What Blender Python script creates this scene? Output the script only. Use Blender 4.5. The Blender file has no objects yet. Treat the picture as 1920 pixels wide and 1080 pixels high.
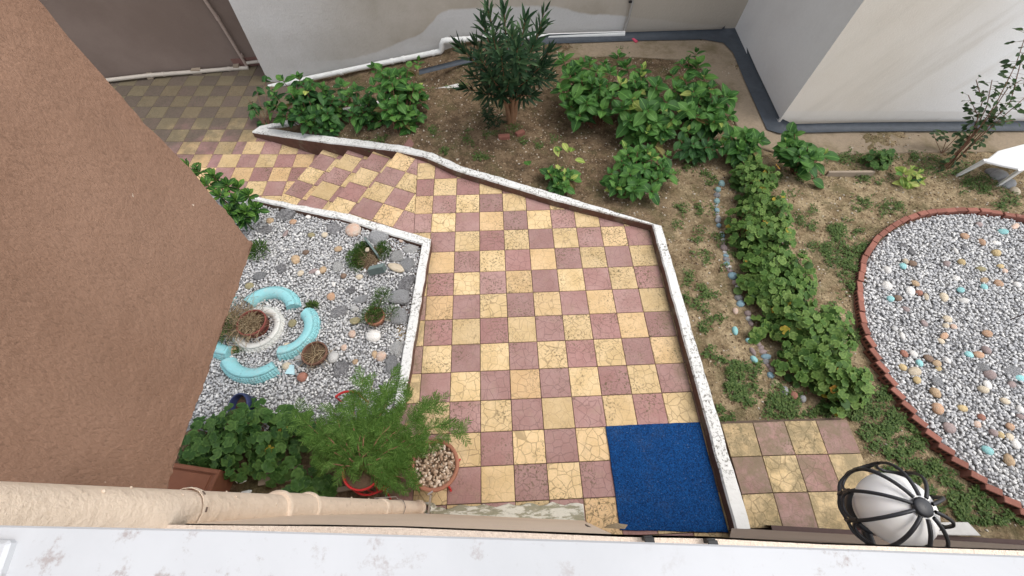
import bpy, math, random
import numpy as np
from mathutils import Vector, Matrix
from mathutils.geometry import delaunay_2d_cdt

R_ = math.radians
rnd = random.Random(7)
nrg = np.random.default_rng(11)
sc = bpy.context.scene
col = sc.collection

# ------------------------------------------------------------------ camera
F_PX = 785.016
CAM = Vector((0.854, -4.123, 4.115))
RX = Vector((0.99906, -0.04321, 0.00186))
RD = Vector((-0.03653, -0.86373, -0.50244))
RF = Vector((0.02329, 0.50191, -0.86458))
cd = bpy.data.cameras.new('camera'); cam = bpy.data.objects.new('camera', cd); col.objects.link(cam)
cd.sensor_width = 36; cd.lens = F_PX / 1920 * 36; cd.clip_start = 0.02; cd.clip_end = 400
cam.matrix_world = Matrix(((RX.x, -RD.x, -RF.x, CAM.x), (RX.y, -RD.y, -RF.y, CAM.y), (RX.z, -RD.z, -RF.z, CAM.z), (0, 0, 0, 1)))
sc.camera = cam

# ------------------------------------------------------------------ light
SUN_EL, SUN_AZ = 63, 94        # azimuth measured from +y towards +x
w = bpy.data.worlds.new('World'); sc.world = w; w.use_nodes = True
nt = w.node_tree; nt.nodes.clear()
sky = nt.nodes.new('ShaderNodeTexSky'); sky.sky_type = 'NISHITA'; sky.sun_disc = False
sky.sun_elevation = R_(SUN_EL); sky.sun_rotation = R_(SUN_AZ)
sky.air_density = 1.0; sky.dust_density = 2.5; sky.ozone_density = 0.6; sky.altitude = 50
hs = nt.nodes.new('ShaderNodeHueSaturation'); hs.inputs['Saturation'].default_value = 0.28   # thin cloud greys the sky
bg = nt.nodes.new('ShaderNodeBackground'); bg.inputs[1].default_value = 0.15
wo = nt.nodes.new('ShaderNodeOutputWorld')
nt.links.new(sky.outputs[0], hs.inputs['Color']); nt.links.new(hs.outputs[0], bg.inputs[0]); nt.links.new(bg.outputs[0], wo.inputs[0])
sd = bpy.data.lights.new('sun', 'SUN'); sd.energy = 0.5; sd.angle = R_(34); sd.color = (1, 0.95, 0.88)
so = bpy.data.objects.new('sun', sd); col.objects.link(so)
sdir = Vector((math.sin(R_(SUN_AZ)) * math.cos(R_(SUN_EL)), math.cos(R_(SUN_AZ)) * math.cos(R_(SUN_EL)), math.sin(R_(SUN_EL))))
so.rotation_euler = sdir.to_track_quat('Z', 'Y').to_euler(); so.location = (6, 0, 8)
sc.view_settings.view_transform = 'Standard'; sc.view_settings.look = 'None'
sc.view_settings.gamma = 1; sc.view_settings.use_curve_mapping = False; sc.view_settings.exposure = 1.14

# ------------------------------------------------------------------ helpers
def ray(px, py):
    return RX * ((px - 960) / F_PX) + RD * ((py - 540) / F_PX) + RF
def at(px, py, z=0.0):                       # point of the horizontal plane z seen at pixel
    d = ray(px, py); return CAM + d * ((z - CAM.z) / d.z)
def aty(px, py, y):
    d = ray(px, py); return CAM + d * ((y - CAM.y) / d.y)
def aty_line(px, py, a, b):                  # point of the vertical plane through a-b
    n = Vector((-(b.y - a.y), b.x - a.x, 0)); d = ray(px, py)
    return CAM + d * ((a - CAM).dot(n) / d.dot(n))

def tag(o, label=None, cat=None, group=None, kind=None):
    if label: o['label'] = label
    if cat: o['category'] = cat
    if group: o['group'] = group
    if kind: o['kind'] = kind
    return o
def link(o, parent=None):
    col.objects.link(o)
    if parent: o.parent = parent
    return o
def empty(name, loc=(0, 0, 0), label=None, cat=None, group=None, kind=None):
    o = bpy.data.objects.new(name, None); o.location = loc; o.empty_display_size = 0.1
    col.objects.link(o); return tag(o, label, cat, group, kind)
def mesh_np(name, V, faces_flat, nper, m=None, smooth=False):
    me = bpy.data.meshes.new(name); nv = len(V); nf = len(faces_flat) // nper
    me.vertices.add(nv); me.vertices.foreach_set('co', np.asarray(V, np.float32).ravel())
    me.loops.add(nf * nper); me.loops.foreach_set('vertex_index', np.asarray(faces_flat, np.int32))
    me.polygons.add(nf); me.polygons.foreach_set('loop_start', np.arange(0, nf * nper, nper, dtype=np.int32))
    me.polygons.foreach_set('loop_total', np.full(nf, nper, np.int32))
    if smooth: me.polygons.foreach_set('use_smooth', np.ones(nf, bool))
    me.update(calc_edges=True); me.validate()
    if m: me.materials.append(m)
    return me
class MB:
    """collects shapes that become ONE mesh"""
    def __init__(s): s.v = []; s.f = []; s.mi = []; s.sm = []
    def add(s, vs, fs, mi=0, smooth=False):
        o = len(s.v); s.v += [tuple(x) for x in vs]; s.f += [tuple(i + o for i in f) for f in fs]
        s.mi += [mi] * len(fs); s.sm += [smooth] * len(fs); return s
    def box(s, c, size, rz=0, mi=0, ax=None, bev=0.0):
        hx, hy, hz = size[0] / 2, size[1] / 2, size[2] / 2
        M = ax if ax else Matrix.Rotation(rz, 3, 'Z'); c = Vector(c)
        if bev <= 0:
            vs = [c + M @ Vector((x * hx, y * hy, z * hz)) for z in (-1, 1) for x, y in ((-1, -1), (1, -1), (1, 1), (-1, 1))]
            return s.add(vs, [(3, 2, 1, 0), (4, 5, 6, 7), (0, 1, 5, 4), (1, 2, 6, 5), (2, 3, 7, 6), (3, 0, 4, 7)], mi)
        vs = []
        for z, i in ((-hz, 0), (hz - bev, 0), (hz, bev)):
            vs += [c + M @ Vector((x * (hx - i), y * (hy - i), z)) for x, y in ((-1, -1), (1, -1), (1, 1), (-1, 1))]
        fs = [(3, 2, 1, 0), (8, 9, 10, 11)]
        for k in (0, 4): fs += [(k + i, k + (i + 1) % 4, k + 4 + (i + 1) % 4, k + 4 + i) for i in range(4)]
        return s.add(vs, fs, mi)
    def prism(s, pts, z0, z1, mi=0, mi_side=None, bev=0.0):
        """pts counter-clockwise xy polygon; z1 may be a list"""
        n = len(pts); zt = z1 if isinstance(z1, (list, tuple)) else [z1] * n
        ms = mi if mi_side is None else mi_side
        vs = [(p[0], p[1], z0) for p in pts] + [(p[0], p[1], zt[i] - bev) for i, p in enumerate(pts)]
        s.add(vs, [(i, (i + 1) % n, n + (i + 1) % n, n + i) for i in range(n)], ms)
        if bev > 0:
            ins = inset(pts, bev)
            vs = [(p[0], p[1], zt[i] - bev) for i, p in enumerate(pts)] + [(p[0], p[1], zt[i]) for i, p in enumerate(ins)]
            s.add(vs, [(i, (i + 1) % n, n + (i + 1) % n, n + i) for i in range(n)] + [tuple(range(n, 2 * n))], mi)
        else:
            s.add([(p[0], p[1], zt[i]) for i, p in enumerate(pts)], [tuple(range(n))], mi)
        return s
    def tube(s, pts, r, seg=8, mi=0, caps=True, smooth=True):
        pts = [Vector(p) for p in pts]; n = len(pts); rr = r if isinstance(r, (list, tuple)) else [r] * n
        rings = []; t0 = (pts[1] - pts[0]).normalized()
        u = t0.orthogonal().normalized()
        for i, p in enumerate(pts):
            t = (pts[min(i + 1, n - 1)] - pts[max(i - 1, 0)])
            t = t.normalized() if t.length > 1e-9 else t0
            u = (u - t * u.dot(t)); u = u.normalized() if u.length > 1e-6 else t.orthogonal().normalized()
            v = t.cross(u)
            rings.append([p + (u * math.cos(2 * math.pi * k / seg) + v * math.sin(2 * math.pi * k / seg)) * rr[i] for k in range(seg)])
        vs = [q for rg in rings for q in rg]; fs = []
        for i in range(n - 1):
            for k in range(seg):
                a = i * seg + k; b = i * seg + (k + 1) % seg
                fs.append((a, b, b + seg, a + seg))
        s.add(vs, fs, mi, smooth)
        if caps:
            s.add(rings[0], [tuple(range(seg - 1, -1, -1))], mi); s.add(rings[-1], [tuple(range(seg))], mi)
        return s
    def lathe(s, prof, c=(0, 0, 0), seg=24, mi=0, ax=None, smooth=True, squash=1.0):
        M = ax if ax else Matrix.Identity(3); c = Vector(c); n = len(prof)
        vs = [c + M @ Vector((r * math.cos(2 * math.pi * k / seg), squash * r * math.sin(2 * math.pi * k / seg), z)) for r, z in prof for k in range(seg)]
        fs = [(i * seg + k, i * seg + (k + 1) % seg, (i + 1) * seg + (k + 1) % seg, (i + 1) * seg + k) for i in range(n - 1) for k in range(seg)]
        return s.add(vs, fs, mi, smooth)
    def mesh(s, name, mats):
        me = bpy.data.meshes.new(name); me.from_pydata(s.v, [], s.f)
        for m in (mats if isinstance(mats, (list, tuple)) else [mats]): me.materials.append(m)
        me.polygons.foreach_set('material_index', s.mi); me.polygons.foreach_set('use_smooth', s.sm); me.update(); return me
    def build(s, name, mats, parent=None, loc=None):
        o = bpy.data.objects.new(name, s.mesh(name, mats))
        if loc is not None: o.location = loc
        return link(o, parent)
def inset(pts, d):
    n = len(pts); out = []
    P = [Vector((p[0], p[1])) for p in pts]
    for i in range(n):
        a, b, c = P[i - 1], P[i], P[(i + 1) % n]
        e1 = (b - a); e2 = (c - b)
        if e1.length < 1e-6 or e2.length < 1e-6: out.append(b); continue
        n1 = Vector((-e1.y, e1.x)).normalized(); n2 = Vector((-e2.y, e2.x)).normalized()
        m = (n1 + n2)
        if m.length < 1e-3: out.append(b); continue
        m.normalize(); out.append(b + m * min(d / max(m.dot(n1), 0.3), d * 2.5))
    return out
def area(pts): return 0.5 * sum(pts[i][0] * pts[(i + 1) % len(pts)][1] - pts[(i + 1) % len(pts)][0] * pts[i][1] for i in range(len(pts)))
def clip(pts, p, n):                          # keep the side where (x-p).n >= 0
    out = []
    for i in range(len(pts)):
        a, b = Vector(pts[i]), Vector(pts[(i + 1) % len(pts)]); da, db = (a - p).dot(n), (b - p).dot(n)
        if da >= 0: out.append(a)
        if da * db < 0: out.append(a + (b - a) * (da / (da - db)))
    return out
def inside(x, y, poly):
    c = False; j = len(poly) - 1
    for i in range(len(poly)):
        xi, yi = poly[i][0], poly[i][1]; xj, yj = poly[j][0], poly[j][1]
        if (yi > y) != (yj > y) and x < (xj - xi) * (y - yi) / (yj - yi) + xi: c = not c
        j = i
    return c
def smoothstep(a, b, x):
    t = min(1, max(0, (x - a) / (b - a))); return t * t * (3 - 2 * t)

# ------------------------------------------------------------------ materials
class N:
    def __init__(s, name, rough=0.8, spec=0.3):
        s.m = bpy.data.materials.new(name); s.m.use_nodes = True; s.t = s.m.node_tree; s.t.nodes.clear()
        s.out = s.n('ShaderNodeOutputMaterial'); s.b = s.n('ShaderNodeBsdfPrincipled')
        s.l(s.b.outputs[0], s.out.inputs[0]); s.set(s.b.inputs['Roughness'], rough); s.set(s.b.inputs['Specular IOR Level'], spec)
        s.tc = s.n('ShaderNodeTexCoord'); s.geo = s.n('ShaderNodeNewGeometry'); s.oi = s.n('ShaderNodeObjectInfo')
        s.obj = s.tc.outputs['Object']; s.pos = s.geo.outputs['Position']; s.rand = s.oi.outputs['Random']; s.isl = s.geo.outputs['Random Per Island']
    def n(s, t, **k):
        x = s.t.nodes.new(t)
        for a, b in k.items(): setattr(x, a, b)
        return x
    def l(s, a, b): s.t.links.new(a, b)
    def set(s, i, v):
        if isinstance(v, bpy.types.NodeSocket): s.l(v, i)
        elif isinstance(v, (tuple, list)) and len(v) == 3 and i.type == 'RGBA': i.default_value = (*v, 1)
        else: i.default_value = v
    def noise(s, scale, detail=4, rough=0.6, vec=None, dist=0.0, color=False):
        x = s.n('ShaderNodeTexNoise'); s.set(x.inputs['Scale'], scale); s.set(x.inputs['Detail'], detail); s.set(x.inputs['Roughness'], rough); s.set(x.inputs['Distortion'], dist)
        s.l(vec or s.pos, x.inputs['Vector']); return x.outputs['Color' if color else 0]
    def voro(s, scale, feature='F1', vec=None, out='Distance', rand=1.0):
        x = s.n('ShaderNodeTexVoronoi', feature=feature); s.set(x.inputs['Scale'], scale); s.set(x.inputs['Randomness'], rand)
        s.l(vec or s.pos, x.inputs['Vector']); return x.outputs[out]
    def math(s, op, a, b=0.0, c=0.0, clamp=False):
        x = s.n('ShaderNodeMath', operation=op, use_clamp=clamp)
        s.set(x.inputs[0], a); s.set(x.inputs[1], b); s.set(x.inputs[2], c); return x.outputs[0]
    def mix(s, f, a, b, mode='MIX'):
        x = s.n('ShaderNodeMix', data_type='RGBA', blend_type=mode); s.set(x.inputs[0], f); s.set(x.inputs[6], a); s.set(x.inputs[7], b); return x.outputs[2]
    def step(s, v, lo, hi, a=0.0, b=1.0):
        x = s.n('ShaderNodeMapRange', interpolation_type='SMOOTHSTEP')
        for i, q in enumerate((v, lo, hi, a, b)): s.set(x.inputs[i], q)
        return x.outputs[0]
    def ramp(s, v, stops, const=False):
        x = s.n('ShaderNodeValToRGB'); r = x.color_ramp
        if const: r.interpolation = 'CONSTANT'
        while len(r.elements) < len(stops): r.elements.new(0.5)
        for e, (p, c) in zip(r.elements, stops): e.position = p; e.color = (*c, 1)
        s.set(x.inputs[0], v); return x.outputs[0]
    def sep(s, v=None):
        x = s.n('ShaderNodeSeparateXYZ'); s.l(v or s.pos, x.inputs[0]); return x.outputs
    def vec(s, op, a, b=(0, 0, 0)):
        x = s.n('ShaderNodeVectorMath', operation=op); s.set(x.inputs[0], a); s.set(x.inputs[1], b); return x.outputs[0]
    def comb(s, x, y, z):
        q = s.n('ShaderNodeCombineXYZ'); s.set(q.inputs[0], x); s.set(q.inputs[1], y); s.set(q.inputs[2], z); return q.outputs[0]
    def bump(s, h, strength=0.5, dist=0.005):
        x = s.n('ShaderNodeBump'); s.set(x.inputs['Strength'], strength); s.set(x.inputs['Distance'], dist); s.set(x.inputs['Height'], h)
        prev = s.b.inputs['Normal'].links
        if prev: s.l(prev[0].from_socket, x.inputs['Normal'])
        s.l(x.outputs[0], s.b.inputs['Normal']); return s
    def col(s, c): s.set(s.b.inputs['Base Color'], c); return s
    def val(s, v, f, amt=0.15):               # brightness wobble
        k = s.math('MULTIPLY_ADD', f, 2 * amt, 1 - amt); x = s.n('ShaderNodeVectorMath', operation='SCALE'); s.set(x.inputs[0], v); s.set(x.inputs['Scale'], k); return x.outputs[0]

def simple(name, c, rough=0.7, spec=0.3, wob=0.12, scale=12, bump=0.0, bscale=60, metal=0.0):
    q = N(name, rough, spec); q.col(q.val(c, q.noise(scale), wob))
    if bump: q.bump(q.noise(bscale, 5), bump, 0.004)
    q.set(q.b.inputs['Metallic'], metal); return q.m

def tile_mat(name, c1, c2, crack, moss):
    q = N(name, 0.72, 0.3)
    off = q.n('ShaderNodeVectorMath', operation='SCALE'); q.set(off.inputs[0], (37.0, 91.0, 13.0)); q.set(off.inputs['Scale'], q.rand)
    p = q.vec('ADD', q.obj, off.outputs[0])
    wob = q.vec('SUBTRACT', q.noise(9, 3, 0.5, p, color=True), (0.5, 0.5, 0.5))
    sc_ = q.n('ShaderNodeVectorMath', operation='SCALE'); q.set(sc_.inputs[0], wob); q.set(sc_.inputs['Scale'], 0.055)
    pv = q.vec('ADD', p, sc_.outputs[0])
    pv = q.vec('MULTIPLY', pv, (1, 1, 0))
    d = q.voro(11.5, 'DISTANCE_TO_EDGE', pv)
    groove = q.step(d, 0.010, 0.045, 1.0, 0.0)
    # some tiles are worn until the relief is faint
    wear = q.math('MULTIPLY', groove, q.math('MULTIPLY_ADD', q.step(q.math('FRACT', q.math('MULTIPLY', q.rand, 7.31)), 0.1, 0.7), crack * 0.7, crack * 0.45))
    base = q.mix(q.step(q.noise(3.5, 5, 0.65, p), 0.3, 0.7), c1, c2)
    base = q.val(base, q.math('FRACT', q.math('MULTIPLY', q.rand, 3.7)), 0.16)
    base = q.mix(q.math('MULTIPLY', q.step(q.math('FRACT', q.math('MULTIPLY', q.rand, 11.3)), 0.55, 0.95), 0.35), base, tuple(x * (1.0, .78, .80)[i_] for i_, x in enumerate(c1)))
    base = q.mix(q.math('MULTIPLY', q.step(q.noise(5.5, 6, 0.75, q.vec('ADD', p, (2, 8, 0))), 0.52, 0.72), 0.30), base, (0.33, 0.26, 0.17))
    base = q.val(base, q.noise(60, 4, 0.7, p), 0.22)
    base = q.mix(q.math('MULTIPLY', wear, 0.7), base, tuple(x * 0.42 for x in c1))
    # white scuffs and lime
    base = q.mix(q.math('MULTIPLY', q.step(q.noise(38, 6, 0.75, p), 0.66, 0.78), 0.4), base, (0.62, 0.52, 0.48))
    # black lichen specks, more on some tiles and towards one side
    lm = q.math('ADD', q.noise(2.2, 3, 0.6, q.vec('ADD', p, (5, 3, 0))), q.math('MULTIPLY', q.noise(0.55, 2, 0.5), 0.35))
    sp = q.math('MULTIPLY', q.step(q.noise(48, 4, 0.65, p), 0.53, 0.60), q.step(lm, 0.60, 0.84))
    base = q.mix(q.math('MULTIPLY', sp, 0.8), base, (0.085, 0.07, 0.03))
    if moss:                                   # old landing: moss grows towards the far wall and the far corner
        s = q.sep(); g = q.math('ADD', q.math('MULTIPLY', s[1], 0.42), q.math('MULTIPLY', s[0], -0.11))
        mm = q.math('ADD', g, q.math('MULTIPLY', q.noise(3.0, 6, 0.7), 1.1))
        base = q.mix(q.step(mm, 1.30, 1.95, 0.0, 0.84), base, q.mix(q.noise(25, 5, 0.7), (0.036, 0.035, 0.024), (0.135, 0.122, 0.088)))
        base = q.mix(q.math('MULTIPLY', q.step(q.noise(45, 5, 0.8), 0.65, 0.74), 0.6), base, (0.30, 0.28, 0.18))
    else:                                      # green film along the kerbs
        base = q.mix(q.math('MULTIPLY', q.step(q.noise(1.1, 5, 0.7, q.vec('ADD', q.pos, (3.1, 7.7, 0))), 0.62, 0.8), 0.28), base, (0.16, 0.14, 0.05))
        s = q.sep(); ed = q.math('MAXIMUM', q.step(s[0], 2.45, 2.74), q.math('MULTIPLY', q.step(s[0], 0.16, -0.10), q.step(s[1], -0.8, -1.2)))
        base = q.mix(q.math('MULTIPLY', ed, q.step(q.noise(7, 6, 0.75), 0.36, 0.62, 0.12, 0.7)), base, (0.15, 0.125, 0.065))
    q.col(base)
    h = q.math('SUBTRACT', q.math('MULTIPLY', q.noise(45, 5, 0.7, p), 0.35), wear)
    q.bump(h, 0.65, 0.0035); return q.m
M = {}
M['tile_y'] = tile_mat('yellow_cement_tile', (0.55, 0.395, 0.20), (0.655, 0.49, 0.28), 0.75, False)
M['tile_p'] = tile_mat('plum_cement_tile', (0.305, 0.172, 0.152), (0.37, 0.232, 0.208), 0.5, False)
M['tile_ym'] = tile_mat('yellow_tile_mossy', (0.55, 0.39, 0.20), (0.62, 0.46, 0.26), 0.3, True)
M['tile_pm'] = tile_mat('plum_tile_mossy', (0.31, 0.17, 0.16), (0.36, 0.21, 0.20), 0.2, True)
M['grout'] = simple('grout', (0.105, 0.075, 0.055), 0.95, wob=0.3, scale=20)

def white_paint(name, c, chip=0.62, chipc=(0.16, 0.15, 0.13)):
    q = N(name, 0.6, 0.3)
    b = q.val(c, q.noise(6, 5, 0.7), 0.14)
    k = q.math('MULTIPLY', q.step(q.noise(34, 5, 0.75), chip - 0.02, chip + 0.03), q.step(q.noise(3.5, 3), 0.34, 0.62))
    b = q.mix(k, b, chipc)
    b = q.mix(q.math('MULTIPLY', q.step(q.noise(9, 6, 0.75), 0.55, 0.72), 0.45), b, (0.42, 0.40, 0.33))
    q.col(b).bump(q.math('SUBTRACT', q.noise(40, 4), q.math('MULTIPLY', k, 0.7)), 0.5, 0.004); return q.m
M['curb_white'] = white_paint('kerb_white_paint', (0.66, 0.655, 0.63), 0.545, (0.20, 0.19, 0.165))
M['curb_brown'] = (lambda q: (q.col(q.mix(q.step(q.noise(5, 6, 0.7), 0.5, 0.66), q.val((0.12, 0.062, 0.045), q.noise(14, 5, 0.7), 0.45), q.mix(q.noise(3, 3), (0.24, 0.175, 0.125), (0.07, 0.07, 0.05)))), q.bump(q.noise(40, 5), 0.5, 0.006), q.m)[-1])(N('kerb_brown_side', 0.85))
M['pipe_white'] = white_paint('white_plastic_pipe', (0.74, 0.74, 0.71), 0.72)

def wall_mat(name, c1, c2, stains_shade=None, bs=55, bd=0.006, bstr=0.8, grain=0.18):
    q = N(name, 0.9, 0.15)
    b = q.mix(q.step(q.noise(0.9, 5, 0.6), 0.3, 0.7), c1, c2)
    b = q.val(b, q.noise(bs * 2.0, 4, 0.7), grain)
    if stains_shade: b = stains_shade(q, b)
    q.col(b); q.bump(q.noise(bs, 5, 0.72), bstr, bd); return q.m
def st_back(q, b):
    s = q.sep()
    # a band of repainted grey along the foot of the wall, its upper edge wavy
    f = q.n('ShaderNodeFloatCurve'); cv = f.mapping.curves[0]
    for (x, y) in ((0.207, 0.02), (0.262, 0.105), (0.313, 0.263), (0.348, 0.374), (0.384, 0.604), (0.422, 0.81), (0.50, 0.84), (0.58, 0.82), (0.643, 0.72)): cv.points.new(x, y)
    cv.points[0].location = (0, 0.0); cv.points[-1].location = (1, 0.35); f.mapping.update()
    q.set(f.inputs['Value'], q.math('DIVIDE', q.math('ADD', s[0], 4.0), 10.0))
    edge = q.math('SUBTRACT', q.math('MULTIPLY', f.outputs[0], 1.0), 0.35)
    hz = q.math('ADD', s[2], q.math('MULTIPLY', q.math('SUBTRACT', q.noise(2.2, 4), 0.5), 0.12))
    above = q.step(q.math('SUBTRACT', hz, edge), -0.012, 0.03)
    tan = q.mix(q.step(q.noise(1.6, 5, 0.65), 0.3, 0.75), (0.47, 0.415, 0.345), (0.37, 0.32, 0.25))
    east = q.step(q.math('ADD', s[0], q.math('MULTIPLY', q.noise(0.8, 4), 1.2)), -2.6, 0.6)
    b = q.mix(q.math('MULTIPLY', above, q.math('MULTIPLY', east, 0.9)), b, tan)
    b = q.mix(q.math('MULTIPLY', q.step(s[0], 3.1, 3.16), 0.8), b, (0.47, 0.42, 0.35))
    q._dirt = q.step(s[2], 0.35, -0.02); 
    return q.mix(q.math('MULTIPLY', q.math('MULTIPLY', q._dirt, q.noise(4, 5, 0.7)), 0.35), b, (0.22, 0.19, 0.14))
M['wall_back'] = wall_mat('grey_render', (0.60, 0.585, 0.57), (0.535, 0.525, 0.505), st_back, 22, 0.008, 0.9, 0.1)
def st_shade_right(q, b):
    s = q.sep()
    a = q.math('ADD', s[0], q.math('MULTIPLY', q.noise(1.2, 4), 0.6))
    b = q.mix(q.step(a, 7.9, 6.0, 0.0, 0.95), b, q.mix(q.noise(1.8, 5, 0.6), (0.64, 0.57, 0.475), (0.77, 0.715, 0.635)))
    b = q.mix(q.math('MULTIPLY', q.step(q.noise(2.2, 5, 0.65, q.comb(q.math('ADD', s[0], q.math('MULTIPLY', s[2], -0.55)), 0.0, q.math('MULTIPLY', s[2], 0.25))), 0.48, 0.68), 0.42), b, (0.60, 0.55, 0.475))  # soft diagonal shadow streaks painted into the wall colour
    b = q.mix(q.math('MULTIPLY', q.step(q.math('ADD', s[2], q.math('MULTIPLY', q.noise(5, 5, 0.7), -0.12)), 0.10, -0.01), 0.5), b, (0.40, 0.36, 0.29))
    band = q.math('ADD', s[2], q.math('MULTIPLY', q.noise(3.5, 3), 0.06))
    return q.mix(q.step(band, 0.30, 0.27, 0.0, 0.45), b, (0.68, 0.65, 0.60))
M['wall_right'] = wall_mat('cream_roughcast', (0.90, 0.895, 0.885), (0.87, 0.86, 0.84), st_shade_right, 44, 0.006, 0.6, 0.14)
M['wall_side'] = wall_mat('smooth_grey_render', (0.74, 0.73, 0.72), (0.68, 0.665, 0.655), None, 12, 0.006, 0.4, 0.06)
M['wall_brown'] = wall_mat('mauve_brown_render', (0.215, 0.165, 0.14), (0.175, 0.132, 0.11), None, 20, 0.006, 0.4, 0.08)

def bay_mat():
    q = N('terracotta_stucco', 0.88, 0.2)
    p = q.vec('MULTIPLY', q.pos, (1, 1.7, 0.62))
    n1 = q.noise(70, 5, 0.62, p, 0.0); n2 = q.noise(230, 4, 0.6, p, 0.0)
    h = q.math('ADD', q.step(n1, 0.30, 0.72), q.math('MULTIPLY', n2, 0.5))
    b = q.mix(q.step(q.noise(1.3, 5, 0.6), 0.3, 0.7), (0.235, 0.138, 0.092), (0.275, 0.168, 0.116))
    b = q.val(b, q.step(n1, 0.34, 0.42), 0.13); b = q.val(b, q.step(q.noise(0.8, 5, 0.65), 0.35, 0.68), 0.10); b = q.val(b, q.noise(6, 5, 0.7, q.vec('MULTIPLY', q.pos, (1, 1, 0.4))), 0.12)
    b = q.mix(q.math('MULTIPLY', q.step(q.noise(16, 3, 0.6), 0.745, 0.76), 0.8), b, (0.62, 0.50, 0.40))
    q.col(b); q.bump(h, 0.5, 0.006); q.bump(q.noise(2.2, 3), 0.25, 0.05); return q.m
M['bay'] = bay_mat()
def peach(name, c):
    q = N(name, 0.65, 0.35)
    b = q.val(c, q.noise(9, 6, 0.75, q.vec('MULTIPLY', q.pos, (1, 1, 0.35))), 0.2)
    b = q.mix(q.math('MULTIPLY', q.step(q.noise(26, 7, 0.8), 0.55, 0.70), 0.5), b, (0.36, 0.26, 0.18)); b = q.mix(q.math('MULTIPLY', q.step(q.noise(4.5, 6, 0.75), 0.58, 0.70), 0.4), b, (0.50, 0.41, 0.30))
    q.col(b); q.bump(q.noise(26, 7, 0.7), 0.9, 0.012); q.bump(q.step(q.voro(9), 0.02, 0.10, 1.0, 0.0), 0.5, 0.004); return q.m
M['pipe_peach'] = peach('overpainted_peach_pipe', (0.76, 0.625, 0.49))
M['facade'] = wall_mat('peach_facade_render', (0.80, 0.66, 0.52), (0.73, 0.59, 0.46), None, 30, 0.006, 0.6, 0.1)
M['facade_band'] = wall_mat('peach_band_render', (0.84, 0.70, 0.57), (0.78, 0.63, 0.50), None, 70, 0.01, 1.0, 0.2)
M['gap'] = simple('dirty_joint', (0.14, 0.10, 0.08), 0.9, wob=0.5, scale=30)
M['taupe'] = simple('taupe_plinth_paint', (0.30, 0.235, 0.19), 0.8, wob=0.15, bump=0.4)
M['darkbrown'] = simple('dark_brown_plinth', (0.06, 0.03, 0.025), 0.6, wob=0.3, bump=0.3)
M['plum'] = simple('plum_step_paint', (0.19, 0.10, 0.085), 0.8, wob=0.25, bump=0.4)
M['peeling'] = (lambda q: (q.col(q.mix(q.step(q.noise(13, 6, 0.7, q.vec('MULTIPLY', q.pos, (0.5, 1.8, 1))), 0.46, 0.56), (0.60, 0.58, 0.50), q.mix(q.noise(30, 5), (0.20, 0.21, 0.15), (0.36, 0.32, 0.22)))), q.bump(q.noise(25, 6, 0.7), 0.9, 0.01), q.m)[-1])(N('peeling_whitewash', 0.85))
def sill_mat():
    q = N('white_marble_sill', 0.5, 0.2)
    b = q.mix(q.step(q.noise(4, 6, 0.65, None, 0.6), 0.35, 0.7), (0.475, 0.482, 0.492), (0.42, 0.427, 0.435))
    d = q.math('MULTIPLY', q.step(q.noise(45, 6, 0.8), 0.54, 0.68), q.step(q.noise(5, 4, 0.6, q.vec('ADD', q.pos, (2.35, 0.4, 0))), 0.36, 0.60))
    b = q.mix(q.math('MULTIPLY', d, 0.75), b, (0.27, 0.22, 0.20))
    s2 = q.step(q.noise(14, 5, 0.7, q.vec('MULTIPLY', q.pos, (1, 3.0, 1))), 0.665, 0.72)
    b = q.mix(q.math('MULTIPLY', s2, 0.7), b, (0.30, 0.25, 0.23))
    q.col(b); q.bump(q.noise(30, 4), 0.12, 0.002); return q.m
M['sill'] = sill_mat()
def mat_mat():
    q = N('blue_coil_mat', 0.9, 0.2)
    n = q.noise(85, 3, 0.75)
    b = q.mix(q.step(n, 0.3, 0.72), (0.001, 0.012, 0.060), (0.006, 0.075, 0.25))
    b = q.mix(q.math('MULTIPLY', q.step(q.noise(2.6, 5, 0.7), 0.48, 0.72), 0.28), b, (0.05, 0.085, 0.15))
    b = q.mix(q.math('MULTIPLY', q.step(q.noise(70, 2), 0.66, 0.72), 0.55), b, (0.16, 0.20, 0.26))
    q.col(b); q.bump(n, 1.0, 0.008); return q.m
M['mat'] = mat_mat()
def soil_mat():
    q = N('garden_soil', 0.95, 0.1); s = q.sep()
    dk = q.mix(q.step(q.noise(7, 7, 0.8), 0.36, 0.64), (0.095, 0.064, 0.038), (0.235, 0.165, 0.102))
    sd_ = q.mix(q.step(q.noise(6, 8, 0.8), 0.36, 0.66), (0.20, 0.143, 0.080), (0.45, 0.35, 0.215))
    k = q.math('ADD', q.math('SUBTRACT', s[0], q.math('MULTIPLY', s[1], 0.55)), q.math('MULTIPLY', q.noise(1.3, 5, 0.7), 3.0))
    b = q.mix(q.step(k, 3.6, 6.0), dk, sd_)
    b = q.mix(q.math('MULTIPLY', q.step(q.noise(2.0, 7, 0.75), 0.47, 0.63), 0.65), b, (0.115, 0.105, 0.048))
    b = q.mix(q.math('MULTIPLY', q.step(q.noise(110, 3, 0.7), 0.64, 0.70), 0.55), b, (0.50, 0.42, 0.32))
    b = q.val(b, q.step(q.noise(38, 5, 0.8), 0.34, 0.66), 0.30)
    q.col(b); q.bump(q.noise(16, 8, 0.8), 1.0, 0.03); q.bump(q.noise(90, 4, 0.75), 0.9, 0.01); return q.m
M['soil'] = soil_mat()
M['clod'] = (lambda q: (q.col(q.ramp(q.isl, [(0, (0.10, 0.065, 0.04)), (0.45, (0.24, 0.17, 0.10)), (0.75, (0.32, 0.25, 0.17)), (0.975, (0.55, 0.5, 0.42))])), q.m)[-1])(N('soil_crumbs', 0.95, 0.1))
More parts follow.
